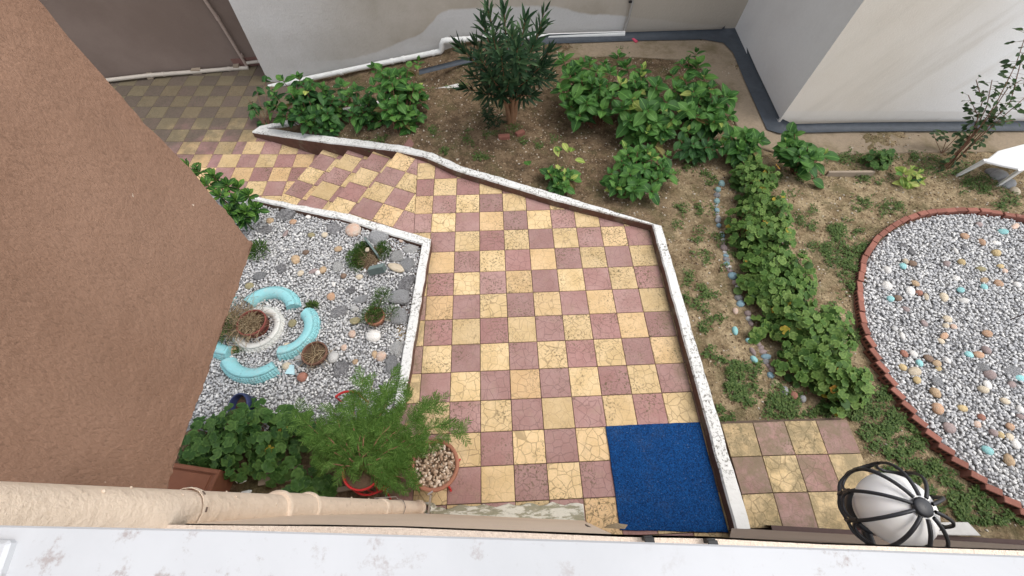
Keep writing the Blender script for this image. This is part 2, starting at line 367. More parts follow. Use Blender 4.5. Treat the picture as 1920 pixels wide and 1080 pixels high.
M['far_ground'] = simple('far_ground', (0.16, 0.13, 0.09), 0.95, wob=0.3, scale=2)
M['concrete'] = (lambda q: (q.col(q.mix(q.math('MULTIPLY', q.step(q.noise(1.6, 6, 0.7), 0.42, 0.68), 0.75), q.val((0.30, 0.235, 0.165), q.noise(30, 5, 0.7), 0.3), q.mix(q.noise(8, 5), (0.13, 0.12, 0.045), (0.15, 0.10, 0.06)))), q.bump(q.noise(45, 6, 0.7), 0.7, 0.008), q.m)[-1])(N('stained_concrete', 0.9))
M['bitumen'] = (lambda q: (q.col(q.val((0.052, 0.062, 0.075), q.noise(10, 5), 0.4)), q.bump(q.noise(20, 5), 0.6, 0.01), q.m)[-1])(N('bitumen_band', 0.55, 0.4))
def gravel_mat():
    q = N('grey_gravel', 0.85, 0.25)
    b = q.ramp(q.isl, [(0, (0.29, 0.29, 0.30)), (0.15, (0.40, 0.40, 0.405)), (0.45, (0.485, 0.483, 0.482)), (0.75, (0.565, 0.56, 0.552)), (0.95, (0.70, 0.69, 0.665))])
    b = q.val(b, q.noise(120, 4, 0.7), 0.3); q.col(b); q.bump(q.noise(150, 3), 0.5, 0.002); return q.m
M['gravel'] = gravel_mat()
M['gravel_base'] = simple('gravel_dust', (0.28, 0.275, 0.27), 0.95, wob=0.4, scale=60)
def stone_mat(name, c, c2, rough=0.7, scale=1.8):
    q = N(name, rough, 0.3); b = q.mix(q.step(q.noise(scale, 5, 0.65, q.obj), 0.35, 0.68), c, c2)
    b = q.val(b, q.rand, 0.14); b = q.val(b, q.noise(7, 4, 0.75, q.obj), 0.22); q.col(b); q.bump(q.noise(6, 4, 0.6, q.obj), 0.35, 0.05); return q.m
SC = dict(white=((0.72, 0.70, 0.66), (0.62, 0.59, 0.55)), cream=((0.58, 0.50, 0.38), (0.48, 0.40, 0.29)), yellow=((0.55, 0.42, 0.22), (0.45, 0.34, 0.18)),
          tan=((0.44, 0.32, 0.20), (0.34, 0.235, 0.145)), orange=((0.46, 0.27, 0.165), (0.42, 0.30, 0.21)), peach=((0.62, 0.42, 0.32), (0.58, 0.50, 0.42)),
          red=((0.33, 0.15, 0.105), (0.28, 0.13, 0.095)), brown=((0.20, 0.135, 0.095), (0.15, 0.10, 0.075)), mauve=((0.32, 0.25, 0.235), (0.26, 0.20, 0.19)),
          dark=((0.17, 0.165, 0.17), (0.25, 0.245, 0.245)), grey=((0.33, 0.33, 0.33), (0.25, 0.25, 0.255)), pale=((0.48, 0.475, 0.46), (0.38, 0.375, 0.36)),
          olive=((0.25, 0.225, 0.125), (0.32, 0.27, 0.16)), turquoise=((0.24, 0.53, 0.53), (0.34, 0.56, 0.55)), teal=((0.16, 0.27, 0.27), (0.28, 0.38, 0.37)), blue=((0.17, 0.27, 0.32), (0.25, 0.36, 0.40)))
SM = {k: stone_mat(k + '_stone', *v) for k, v in SC.items()}
for k in ('dark', 'grey', 'pale'):
    q = N(k + '_rock', 0.9, 0.2); c, c2 = SC[k]
    b = q.mix(q.step(q.noise(3.2, 7, 0.8, q.obj), 0.42, 0.58), tuple(min(1, x * 1.25) for x in c), tuple(min(1, x * 1.7) for x in c2)); b = q.mix(q.step(q.noise(9, 5, 0.8, q.obj), 0.55, 0.62), b, (0.55, 0.55, 0.55)); b = q.mix(q.math('MULTIPLY', q.step(q.noise(8, 5, 0.8, q.vec('ADD', q.obj, (9, 3, 1))), 0.58, 0.66), 0.7), b, (0.09, 0.09, 0.095)); b = q.val(b, q.rand, 0.25)
    q.col(b); q.bump(q.noise(4.5, 7, 0.8, q.obj), 0.8, 0.18); SM[k + '_rock'] = q.m
M['brick'] = (lambda q: (q.col(q.mix(q.math('MULTIPLY', q.step(q.noise(14, 5, 0.7), 0.60, 0.72), 0.5), q.val(q.val((0.25, 0.105, 0.078), q.noise(24, 5, 0.7), 0.2), q.rand, 0.18), (0.42, 0.28, 0.21))), q.bump(q.noise(60, 5), 0.5, 0.004), q.m)[-1])(N('red_brick', 0.85, 0.2))
M['brick_hole'] = simple('brick_hollow', (0.05, 0.025, 0.02), 0.95, wob=0.2)
def tyre_mat(name, c, wornc):
    q = N(name, 0.55, 0.4); b = q.val(c, q.noise(9, 5, 0.7), 0.16)
    b = q.mix(q.math('MULTIPLY', q.step(q.noise(22, 7, 0.8), 0.57, 0.62), 0.75), b, wornc); b = q.mix(q.math('MULTIPLY', q.step(q.noise(6, 6, 0.8), 0.50, 0.68), 0.4), b, (0.42, 0.46, 0.44))
    q.col(b); q.bump(q.noise(35, 5), 0.4, 0.004); return q.m
M['tyre_blue'] = tyre_mat('turquoise_painted_rubber', (0.25, 0.53, 0.555), (0.14, 0.22, 0.22))
M['tyre_white'] = tyre_mat('white_painted_rubber', (0.60, 0.59, 0.55), (0.27, 0.25, 0.22))
M['terracotta'] = simple('terracotta', (0.33, 0.145, 0.09), 0.75, wob=0.2, scale=9, bump=0.25)
M['terracotta_red'] = simple('red_clay_plastic', (0.20, 0.055, 0.042), 0.6, wob=0.2, scale=9)
M['trough'] = simple('shaded_terracotta', (0.20, 0.078, 0.042), 0.75, wob=0.25, scale=9, bump=0.25)  # terracotta darkened, the trough's shade is put into the colour
M['pot_brown'] = simple('brown_pot', (0.15, 0.075, 0.05), 0.7, wob=0.2)
M['pot_soil'] = simple('pot_soil', (0.10, 0.065, 0.04), 0.95, wob=0.4, scale=40, bump=0.9, bscale=70)
M['blue_pot'] = simple('blue_plastic_pot', (0.035, 0.045, 0.115), 0.45, wob=0.15)
M['slate'] = simple('green_grey_slate', (0.13, 0.17, 0.16), 0.7, wob=0.2, bump=0.3)
M['red_paint'] = simple('red_gloss_paint', (0.44, 0.022, 0.022), 0.35, 0.5, wob=0.2, scale=15)
M['chrome'] = simple('chrome_tap', (0.62, 0.62, 0.62), 0.22, 0.5, wob=0.08, metal=1.0)
M['iron'] = (lambda q: (q.col(q.mix(q.math('MULTIPLY', q.step(q.noise(70, 4, 0.7), 0.70, 0.75), 0.7), (0.018, 0.018, 0.021), (0.30, 0.30, 0.29))), q.bump(q.noise(45, 4), 0.3, 0.003), q.m)[-1])(N('black_cast_iron', 0.42, 0.45))
q = N('opal_glass', 0.25, 0.5); q.col(q.val((0.90, 0.885, 0.86), q.noise(5, 3), 0.04)); q.set(q.b.inputs['Subsurface Weight'], 0.25); q.set(q.b.inputs['Subsurface Radius'], (0.03, 0.03, 0.025)); M['opal'] = q.m
M['black_clip'] = simple('black_rubber_clip', (0.012, 0.012, 0.013), 0.5)
M['slab_white'] = simple('weathered_white_slab', (0.52, 0.51, 0.49), 0.6, wob=0.2, bump=0.2)
M['slab_red'] = simple('faded_red_side', (0.22, 0.10, 0.10), 0.75, wob=0.5, scale=30, bump=0.3)
M['metal_bracket'] = simple('galvanised_strap', (0.34, 0.29, 0.26), 0.5, wob=0.4, scale=60)
M['pvc_grey'] = simple('grey_conduit', (0.36, 0.34, 0.31), 0.6, wob=0.15)
M['pipe_mauve'] = simple('mauve_painted_pipe', (0.36, 0.28, 0.24), 0.6, wob=0.15)
M['pipe_dirty'] = simple('dirty_cream_pipe', (0.46, 0.41, 0.35), 0.6, wob=0.2)
M['plastic_white'] = simple('white_garden_plastic', (0.74, 0.735, 0.72), 0.4, 0.4, wob=0.06)
M['paper'] = simple('white_scrap', (0.72, 0.71, 0.69), 0.8, wob=0.1)
M['pink'] = simple('pink_plastic', (0.60, 0.08, 0.14), 0.5, wob=0.1)
M['board'] = simple('weathered_board', (0.30, 0.24, 0.18), 0.85, wob=0.3, scale=8, bump=0.4)
M['bark'] = simple('brown_bark', (0.235, 0.13, 0.072), 0.9, wob=0.4, scale=25, bump=1.0, bscale=40)
M['stem_green'] = simple('green_stem', (0.07, 0.10, 0.03), 0.7, wob=0.3)
M['stem_red'] = simple('reddish_stem', (0.17, 0.085, 0.05), 0.75, wob=0.3)
M['straw'] = (lambda q: (q.col(q.ramp(q.isl, [(0, (0.14, 0.09, 0.05)), (0.5, (0.30, 0.22, 0.13)), (1, (0.44, 0.35, 0.22))])), q.m)[-1])(N('dry_straw', 0.85, 0.2))

def leaf_mat(name, dark, mid, light, by_island=False, trans=0.22, rough=0.5, vein=True, spec=0.2, round_=False):
    q = N(name, rough, spec)
    r = q.isl if by_island else q.rand
    b = q.ramp(r, [(0, dark), (0.5, mid), (1, light)])
    if vein and not by_island:
        s = q.sep(q.obj); ay = q.math('ABSOLUTE', s[1])
        v1 = q.step(ay, 0.012, 0.035, 0.45, 0.0)
        wv = q.math('ABSOLUTE', q.math('SINE', q.math('MULTIPLY', q.math('SUBTRACT', s[0], q.math('MULTIPLY', ay, 0.9)), 38.0)))
        v2 = q.step(wv, 0.0, 0.18, 0.22, 0.0)
        vv = q.math('MAXIMUM', v1, v2)
        b = q.mix(vv, b, tuple(min(1, x * 1.9 + 0.015) for x in light)); q.bump(q.math('SUBTRACT', 0.0, vv), 0.5, 0.003)
    if round_:                                  # fan of pale veins, darker zone, pale rim
        s = q.sep(q.obj); rad = q.math('SQRT', q.math('ADD', q.math('MULTIPLY', s[0], s[0]), q.math('MULTIPLY', s[1], s[1])))
        an = q.math('ARCTAN2', s[1], s[0]); ve = q.step(q.math('ABSOLUTE', q.math('SINE', q.math('MULTIPLY', an, 3.5))), 0.0, 0.22, 0.35, 0.0)
        b = q.mix(q.math('MULTIPLY', q.math('MULTIPLY', q.step(rad, 0.16, 0.28), q.step(rad, 0.40, 0.30)), 0.45), b, dark)
        b = q.mix(q.math('MAXIMUM', ve, q.step(rad, 0.40, 0.50, 0.0, 0.4)), b, tuple(min(1, x * 1.5) for x in light)); q.bump(q.math('SUBTRACT', 0.0, ve), 0.6, 0.01)
    b = q.val(b, q.noise(30, 3), 0.18)
    q.col(b)
    tr = q.n('ShaderNodeBsdfTranslucent'); q.l(q.val(b, 1.0, 0.3), tr.inputs[0])
    mx = q.n('ShaderNodeMixShader'); mx.inputs[0].default_value = trans
    q.l(q.b.outputs[0], mx.inputs[1]); q.l(tr.outputs[0], mx.inputs[2]); q.l(mx.outputs[0], q.out.inputs[0]); return q.m
LM = dict(
    hyd=leaf_mat('hydrangea_leaf', (0.022, 0.072, 0.015), (0.048, 0.135, 0.026), (0.095, 0.205, 0.042)),
    hydy=leaf_mat('hydrangea_leaf_yellowing', (0.10, 0.19, 0.03), (0.22, 0.30, 0.06), (0.36, 0.40, 0.11)),
    hydb=leaf_mat('hydrangea_leaf_withered', (0.06, 0.045, 0.015), (0.12, 0.09, 0.03), (0.17, 0.15, 0.05)),
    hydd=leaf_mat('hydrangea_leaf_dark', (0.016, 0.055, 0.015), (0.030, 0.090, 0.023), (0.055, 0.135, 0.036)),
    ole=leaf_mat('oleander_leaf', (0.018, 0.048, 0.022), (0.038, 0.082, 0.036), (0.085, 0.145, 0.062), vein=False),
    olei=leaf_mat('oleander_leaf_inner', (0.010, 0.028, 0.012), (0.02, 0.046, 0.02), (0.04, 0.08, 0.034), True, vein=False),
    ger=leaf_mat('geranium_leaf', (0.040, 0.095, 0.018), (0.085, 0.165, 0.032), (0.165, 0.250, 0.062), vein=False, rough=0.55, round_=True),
    gerd=leaf_mat('geranium_leaf_shade', (0.026, 0.072, 0.016), (0.055, 0.125, 0.028), (0.10, 0.185, 0.044), vein=False, rough=0.55, round_=True),  # darker copy of the leaf, shade by the house put into its green
    gery=leaf_mat('geranium_leaf_yellow', (0.25, 0.24, 0.03), (0.42, 0.32, 0.04), (0.42, 0.17, 0.04), vein=False, rough=0.55, round_=True),
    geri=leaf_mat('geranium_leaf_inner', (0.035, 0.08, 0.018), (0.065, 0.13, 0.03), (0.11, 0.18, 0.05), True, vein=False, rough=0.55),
    pit=leaf_mat('glossy_shrub_leaf', (0.016, 0.055, 0.013), (0.035, 0.10, 0.02), (0.12, 0.23, 0.04), rough=0.35),
    con=leaf_mat('feathery_needle', (0.055, 0.125, 0.020), (0.095, 0.195, 0.036), (0.165, 0.275, 0.062), True, 0.25, 0.6, False),
    jun=leaf_mat('small_needle', (0.028, 0.070, 0.014), (0.055, 0.115, 0.022), (0.10, 0.165, 0.035), True, 0.2, 0.6, False),
    weed=leaf_mat('weed_leaf', (0.040, 0.080, 0.018), (0.075, 0.125, 0.032), (0.135, 0.190, 0.056), True, 0.2, 0.6, False),
    rose=leaf_mat('rose_leaf', (0.018, 0.040, 0.014), (0.036, 0.070, 0.022), (0.065, 0.11, 0.035), vein=False, rough=0.5),
)

# ================================================================== LARGE STRUCTURE
T = 0.3
sky_ground = MB().add([(-40, -40, -1.25), (60, -40, -1.25), (60, 40, -1.25), (-40, 40, -1.25)], [(0, 1, 2, 3)]).build('ground', M['far_ground'])
tag(sky_ground, kind='structure')

# key lines of the place -------------------------------------------------
ZC = 0.12                                              # kerb tops above the patio
KZ = lambda px: float(np.interp(px, [472, 530, 577, 625, 684, 720, 745, 795, 850], [-.60, -.50, -.42, -.30, -.15, -.05, .03, .10, .12]))   # the coping climbs beside the steps
RC_in = [at(x_, y_, KZ(x_)) for x_, y_ in ((472, 247), (545, 258), (620, 268), (684, 275), (740, 282), (795, 293), (850, 317))] + [ at(1040, 375, ZC), Vector((2.70, -0.985, ZC)), Vector((2.715, -4.19, ZC))]
RC_out = [at(x_, y_, KZ(x_ - d_)) for x_, y_, d_ in ((486, 237, 14), (560, 248, 15), (636, 257, 16), (702, 265, 18), (758, 272.5, 18), (812, 286, 17), (866, 310, 16))] + [ at(1055, 366, ZC), at(1242, 424, ZC), Vector((2.845, -4.19, ZC))]
LC_out = [at(478, 366, ZC), at(560, 383, ZC), at(655, 400, ZC), at(808, 447, ZC), at(757, 762, ZC)]   # path side
LC_in = [at(474, 374, ZC), at(556, 393, ZC), at(648, 412, ZC), at(790, 458, ZC), at(737, 762, ZC)]    # bed side
BK0, BK1 = at(482, 243, -0.64), at(860, 163, 0.05)        # low kerb behind the raised bed
WA, WB = Vector((-3.32, 3.30, 0)), Vector((5.09, 3.32, 0))   # back wall
WS = Vector((5.0, 0.80, 0)); WR = Vector((12.0, 0.56, 0))    # side wall end, right wall
CIRC, CR = Vector((6.517, -2.792)), 1.86

kx_ = [p.x for p in RC_in[:7]]; kz_ = [p.z - 0.07 for p in RC_in[:6]] + [0.04]
strip_x = [-3.4, -2.5, -1.35, -0.05, 0.34, 0.9]; strip_z = [-0.80, -0.70, -0.46, -0.20, -0.06, 0.0]
def kerb_y(x): return BK0.y + (BK1.y - BK0.y) * (x - BK0.x) / (BK1.x - BK0.x)
def soil(x, y):
    z = 0.035 + 0.012 * math.sin(2.1 * x + 1.3 * y) + 0.010 * math.sin(4.7 * y - 3.1 * x)
    if x < kx_[-1]: z += float(np.interp(x, kx_, kz_)) - 0.04
    if 2.82 < x < 4.1 and y < -3.25: z = 0.0 + 0.03 * smoothstep(3.95, 4.1, x)
    if x < BK1.x + 0.25 and y > kerb_y(x):
        k = smoothstep(0.02, 0.10, y - kerb_y(x)); z = z * (1 - k) + k * (float(np.interp(x, strip_x, strip_z)) + 0.01 * math.sin(9 * x + 5 * y))
    return z
def wave(x, y): return 0.006 * math.sin(17 * x + 9 * y) * math.sin(13 * y - 7 * x) + 0.004 * math.sin(41 * x) * math.sin(37 * y)

# garden soil sheet
garden_poly = [(p.x, p.y) for p in [(a + b) / 2 for a, b in zip(RC_in, RC_out)]] + [(2.78, -5.2), (11.5, -5.2), (11.5, 0.7), (5.05, 0.9), (5.12, 3.36), (-3.4, 3.36), (-3.35, 2.2)]
gx = np.arange(-3.5, 11.6, 0.06); gy = np.arange(-5.2, 3.42, 0.06)
idx = {}; V = []; Fq = []
def gv(i, j):
    if (i, j) not in idx:
        idx[(i, j)] = len(V); x, y = float(gx[i]), float(gy[j]); V.append((x, y, soil(x, y) + wave(x, y)))
    return idx[(i, j)]
for i in range(len(gx) - 1):
    for j in range(len(gy) - 1):
        if inside(gx[i] + 0.03, gy[j] + 0.03, garden_poly): Fq += [gv(i, j), gv(i + 1, j), gv(i + 1, j + 1), gv(i, j + 1)]
tag(link(bpy.data.objects.new('garden_soil', mesh_np('garden_soil', V, Fq, 4, M['soil'], True))), kind='structure')

def kerb(name, inn, out, z0, label, cat='kerb'):
    n = len(inn); mb = MB()
    root = empty(name, (inn[0].x, inn[0].y, z0), label, cat)
    o = root.location
    # top band with small steps in the edge so that the paint line is not ruler straight
    top = []; 
    for i in range(n - 1):
        k = max(2, int((inn[i + 1] - inn[i]).length / 0.09))
        for t in range(k + (1 if i == n - 2 else 0)):
            f = t / k; a = inn[i].lerp(inn[i + 1], f); b = out[i].lerp(out[i + 1], f); d = (b - a).normalized()
            top.append((a + d * rnd.uniform(-0.004, 0.004), b + d * rnd.uniform(-0.006, 0.006), rnd.uniform(-0.004, 0.003)))
    vs = []; fs = []
    for a, b, dz in top:
        d = (b - a).normalized() * 0.012
        vs += [(a.x, a.y, a.z - 0.02), (a.x + d.x, a.y + d.y, a.z + dz), (b.x - d.x, b.y - d.y, b.z + dz), (b.x, b.y, b.z - 0.02)]
    m = len(top)
    for i in range(m - 1):
        for k in range(3): fs.append((4 * i + k, 4 * i + 4 + k, 4 * i + 5 + k, 4 * i + 1 + k))
    fs += [(0, 1, 2, 3), (4 * m - 1, 4 * m - 2, 4 * m - 3, 4 * m - 4)]
    vs = [(x - o.x, y - o.y, z - o.z) for x, y, z in vs]
    MB().add(vs, fs).build('coping', M['curb_white'], root)
    sv = []; sf = []
    for a, b, dz in top: sv += [(a.x - o.x, a.y - o.y, 0), (a.x - o.x, a.y - o.y, a.z - 0.02 - o.z), (b.x - o.x, b.y - o.y, b.z - 0.02 - o.z), (b.x - o.x, b.y - o.y, 0)]
    for i in range(m - 1):
        sf += [(4 * i, 4 * i + 4, 4 * i + 5, 4 * i + 1), (4 * i + 2, 4 * i + 6, 4 * i + 7, 4 * i + 3)]
    sf += [(0, 1, 2, 3), (4 * m - 1, 4 * m - 2, 4 * m - 3, 4 * m - 4)]
    MB().add(sv, sf).build('wall_face', M['curb_brown'], root)
    return root
kerb('garden_kerb', RC_in, RC_out, -0.75, 'long bent white topped kerb between the checkered patio and the planted garden')
kerb('bed_kerb', LC_in, LC_out, -0.75, 'white topped kerb round the left gravel bed beside the steps')
kd = (BK1 - BK0).normalized(); kn = Vector((-kd.y, kd.x, 0))
mb = MB(); nk = 24
for i in range(nk):
    a = BK0.lerp(BK1, i / nk); b = BK0.lerp(BK1, (i + 1) / nk)
mb.prism([BK0, BK1, BK1 + kn * 0.10, BK0 + kn * 0.10], -0.9, [BK0.z, BK1.z, BK1.z, BK0.z], bev=0.012)
o = mb.build('rear_kerb', M['curb_white']); tag(o, 'narrow white kerb behind the two hydrangeas along the sloping strip', 'kerb')

# ---- patio: base slab + tiles
def offs(i, s): return math.sin(i * 12.9898 + s) * 0.5
patio = MB().add([(-1.2, -5.0, -0.03), (2.78, -5.0, -0.03), (2.78, -1.0, -0.03), (0.4, 0.1, -0.03), (-0.48, 0.52, -0.03), (-0.95, -0.55, -0.03)],
                 [(0, 1, 2, 3, 4, 5)]).build('patio', M['grout'])
tag(patio, kind='structure')
def full_tile_mesh(name, m): return MB().box((0, 0, -0.011), (T - 0.0055, T - 0.0055, 0.022), bev=0.003).mesh(name, m)
TM = {k: full_tile_mesh('tile_' + k, M[k]) for k in ('tile_y', 'tile_p', 'tile_ym', 'tile_pm')}
def put_tile(parent, poly, z, key, cx, cy, rot=0.0, full=True, thick=0.022):
    if full:
        o = bpy.data.objects.new('tile', TM[key])
    else:
        poly = [Vector((p[0], p[1])) for p in poly]
        if area(poly) < 0: poly = poly[::-1]
        if area(poly) < 0.0012: return None
        pl = inset(poly, 0.0027)
        Rm = Matrix.Rotation(-rot, 2); pl = [Rm @ (p - Vector((cx, cy))) for p in pl]
        o = MB().prism(pl, -thick, 0, bev=0.0025).build('tile', M[key], None); col.objects.unlink(o)
    link(o, parent)
    pl_ = parent.location
    o.location = (cx - pl_.x, cy - pl_.y, z + rnd.uniform(-0.0012, 0.0012) - pl_.z); o.rotation_euler = (rnd.uniform(-1, 1) * 0.003, rnd.uniform(-1, 1) * 0.003, rot + rnd.uniform(-1, 1) * 0.003)
    return o
# steps: nosing of the upper level runs at an angle
ND = Vector((math.sin(R_(23.6)), math.cos(R_(23.6))))        # along the nosing, away from the camera
NN = Vector((-ND.y, ND.x))                                    # down the steps
N0 = Vector((-0.79, -0.01))                                   # a point of the top nosing, tile joint 2
CUTX = -0.235                                                 # joint between straight and turned tiles
RISE = 0.175; TREADS = [0.0, 0.465, 0.985, 1.52]
KMID = [Vector(((a.x + b.x) / 2, (a.y + b.y) / 2)) for a, b in zip(RC_in, RC_out)]
def kclip(poly, cen):
    """cut a tile along the middle of the garden kerb"""
    best = None
    for a, b in zip(KMID[:-1], KMID[1:]):
        t = max(0, min(1, (cen - a).dot(b - a) / (b - a).length_squared)); d = (cen - a.lerp(b, t)).length
        if best is None or d < best[0]: best = (d, a, b)
    _, a, b = best
    if best[0] > 0.35: return poly
    n = Vector(((b - a).y, -(b - a).x)).normalized()
    return clip(poly, a, n)
for c in range(-2, 10):
    for r in range(-2, 16):
        x0, y0 = c * T, -(r + 1) * T; cx, cy = x0 + T / 2, y0 + T / 2
        poly = [(x0, y0), (x0 + T, y0), (x0 + T, y0 + T), (x0, y0 + T)]
        if cx > 2.95: continue
        # rows of the far side stop under the kerb
        lim = float(np.interp(cx, [p.x for p in RC_out[:-1]], [p.y for p in RC_out[:-1]])) if cx < 2.8 else -1.0
        if y0 > lim + 0.02: continue
        if cx < LC_in[3].x - 0.05 and y0 + T < -1.0 and cx < -0.3: continue
        key = 'tile_y' if (c + r) % 2 == 0 else 'tile_p'
        if y0 > -1.05:                                        # upper part: cut on the joint with the turned tiles
            pl = kclip(clip([Vector(p) for p in poly], Vector((CUTX, 0)), Vector((1, 0.03))), Vector((cx, cy)))
            if len(pl) < 3: continue
            put_tile(patio, pl, 0, key, cx, cy, 0, len(pl) == 4 and abs(area(pl) - T * T) < 1e-6)
        else: put_tile(patio, poly, 0, key, cx, cy)
# turned tiles of the upper level and of each tread
stairs = empty('garden_steps', (-1.2, 0.3, -0.7), 'short flight of checkered yellow and plum tiled steps down to the left', 'steps')
mbs = MB()
for k in range(4):
    z = -RISE * k; near = N0 + NN * (TREADS[k])
    depth = TREADS[k] - TREADS[k - 1] if k else 0.9
    for row in range(-5, 5):
        for colm in range(0, 4):
            u0 = colm * T
            if u0 >= depth: continue
            u1 = min(u0 + T, depth)
            a = near + ND * (row * T) - NN * u0; b = near + ND * ((row + 1) * T) - NN * u0
            c_ = near + ND * ((row + 1) * T) - NN * u1; d_ = near + ND * (row * T) - NN * u1
            poly = [a, b, c_, d_]
            if area(poly) < 0: poly = poly[::-1]
            cen = (a + c_) / 2
            if cen.x > 0.1: continue
            lim = float(np.interp(cen.x, [p.x for p in RC_out[:-1]], [p.y for p in RC_out[:-1]]))
            lim2 = float(np.interp(cen.x, [p.x for p in LC_in[:4]], [p.y for p in LC_in[:4]]))
            if cen.y - 0.2 > lim or cen.y + 0.17 < lim2: continue
            key = 'tile_p' if (row + colm + k) % 2 == 0 else 'tile_y'
            full = abs(u1 - u0 - T) < 1e-6
            if k == 0:
                pl = clip(poly, Vector((CUTX, 0)), Vector((-1, -0.03)))
                if len(pl) < 3 or abs(area(pl)) < 0.0015: continue
                full = full and abs(abs(area(pl)) - T * T) < 1e-6; poly = pl
            pk = kclip(poly, cen)
            if len(pk) < 3: continue
            if abs(abs(area(pk)) - abs(area(poly))) > 1e-6: full = False; poly = pk
            put_tile(stairs if k else patio, poly, z, key, cen.x, cen.y, math.atan2(ND.y, ND.x) - math.pi / 2, full)
    # riser block under the tread
    L0, L1 = -1.25, 1.45
    A = near + ND * L0 + NN * (-0.006); B = near + ND * L1 + NN * (-0.006); D = near - NN * (depth + 0.02 if k else 0.35)
    pl = [A, B, D + ND * L1, D + ND * L0]
    if area(pl) < 0: pl = pl[::-1]
    pl = [(p.x + 1.2, p.y - 0.3) for p in pl]
    mbs.prism(pl, -0.1, z - 0.0235 + 0.7)
mbs.build('riser_block', M['plum'], stairs)

# ---- lower landing
ZL = -0.70
LO = at(521.7, 288.8, ZL)
landing = MB().add([(-9, -0.9, ZL - 0.03), (-1.9, -0.9, ZL - 0.03), (-1.9, 1.6, ZL - 0.03), (-3.2, 4.2, ZL - 0.03), (-9, 4.2, ZL - 0.03)], [(0, 1, 2, 3, 4)]).build('landing', M['grout'])
tag(landing, kind='structure')
la = R_(-2.3); e1 = Vector((math.cos(la), math.sin(la))); e2 = Vector((-math.sin(la), math.cos(la)))
lo2 = Vector((LO.x, LO.y))
n0 = N0 + NN * TREADS[3]
for i in range(-14, 6):
    for j in range(-8, 10):
        old = (j >= 1 and i < 1) or i < -2 - max(0, -j)
        sh = Vector((0.13, 0.0)) if old else Vector((0, 0))
        p = lo2 + e1 * (i * T) + e2 * (j * T) + sh
        poly = [p, p + e1 * T, p + e1 * T + e2 * T, p + e2 * T]; cen = p + (e1 + e2) * T / 2
        if cen.x < -6.6 or cen.y < 0.0 and cen.x < -3.4: continue
        yb = 3.50 + (cen.x + 6.3) * 0.155
        if cen.y > yb + 0.1: continue
        pl = clip(poly, n0, NN)
        if cen.x > -3.05: pl = kclip(pl, cen)
        if cen.x > -2.2 and cen.y > 1.3 or cen.x > -2.8 and cen.y > 1.75: continue
        if len(pl) < 3 or abs(area(pl)) < 0.002: continue
        lim2 = float(np.interp(cen.x, [q_.x for q_ in LC_in[:4]], [q_.y for q_ in LC_in[:4]]))
        if cen.y < lim2 - 0.35: continue
        key = ('tile_y' if (i + j) % 2 == 0 else 'tile_p') + ('m' if old else '')
        put_tile(landing, pl, ZL - (0.006 if old else 0), key, cen.x, cen.y, la, len(pl) == 4 and abs(abs(area(pl)) - T * T) < 1e-6)

# ---- small pavement right of the kerb
pav = MB().add([(2.80, -4.6, 0.020), (3.95, -4.6, 0.020), (4.15, -3.32, 0.020), (2.80, -3.30, 0.020)], [(0, 1, 2, 3)]).build('side_pavement', M['grout'], None)
tag(pav, kind='structure')
pc = [[at(1352, 794, .06), at(1411.5, 792, .06), at(1470, 789, .06), at(1529.5, 788, .06), at(1588, 786, .06)],
      [at(1371, 857, .06), at(1429.5, 855, .06), at(1492, 852.5, .06), at(1553, 851.5, .06), at(1615, 850, .06)],
      [at(1391, 927, .06), at(1450, 924, .06), at(1515, 922.5, .06), at(1580, 921, .06), at(1644, 918, .06)],
      [at(1404, 991, .06), at(1468.5, 989.5, .06), at(1536, 994, .06), at(1606, 997, .06)]]
for r in range(3):
    for c in range(4):
        if r == 2 and c == 3: continue
        poly = [pc[r + 1][c], pc[r + 1][c + 1], pc[r][c + 1], pc[r][c]]
        cen = sum(poly, Vector()) / 4
        put_tile(pav, [(p.x, p.y) for p in poly], 0.058, 'tile_y' if (r + c) % 2 == 0 else 'tile_p', cen.x, cen.y, 0, False, 0.05)

# ---- the neighbours' buildings
b1 = empty('neighbour_house', (0, 3.3, 0), 'pale house behind the garden, grey and cream rendered walls with an inner corner', 'house')
def wallmesh(name, pts, hs, m, thick=0.25, z0=-1.2, lean=Vector((0.0, 0.0)), parent=None, loc=Vector((0, 0, 0))):
    """vertical walls along a polyline, outside on the left-hand side normal negative"""
    mb = MB(); n = len(pts)
    for i in range(n - 1):
        a, b = pts[i], pts[i + 1]
        vs = [(a.x, a.y, z0), (b.x, b.y, z0), (b.x + lean.x, b.y + lean.y, hs), (a.x + lean.x, a.y + lean.y, hs)]
        mb.add([(v[0] - loc.x, v[1] - loc.y, v[2] - loc.z) for v in vs], [(0, 1, 2, 3)])
    return mb.build(name, m, parent)
LEAN = Vector((0.045 * 5.5, 0.0))
l1 = Vector(b1.location)
def lean_pt(p, z, k=0.045): return Vector((p.x + k * z, p.y, z))
def wq(name, a, b, m, z0=-1.2, z1=5.2, k=0.045):
    vs = [lean_pt(a, z0, k), lean_pt(b, z0, k), lean_pt(b, z1, k), lean_pt(a, z1, k)]
    return MB().add([v - l1 for v in vs], [(0, 1, 2, 3)]).build(name, m, b1)
WSa = Vector((5.09, 3.32, 0)); WSb = Vector((4.95, 0.85, 0))
wq('rear_wall', WA, WSa, M['wall_back'])
wq('side_wall', WSa, WSb, M['wall_side'])
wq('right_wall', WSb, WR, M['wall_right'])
# far left end and a flat roof close the volume
wq('end_wall', Vector((-3.32, 9, 0)), WA, M['wall_back'])
MB().add([Vector((x + 0.24, y, 5.2)) - l1 for x, y in ((-3.32, 3.3), (5.09, 3.32), (4.95, 0.85), (12, 0.56), (12, 9), (-3.32, 9))], [(0, 1, 2, 3, 4, 5)]).build('roof', M['concrete'], b1)
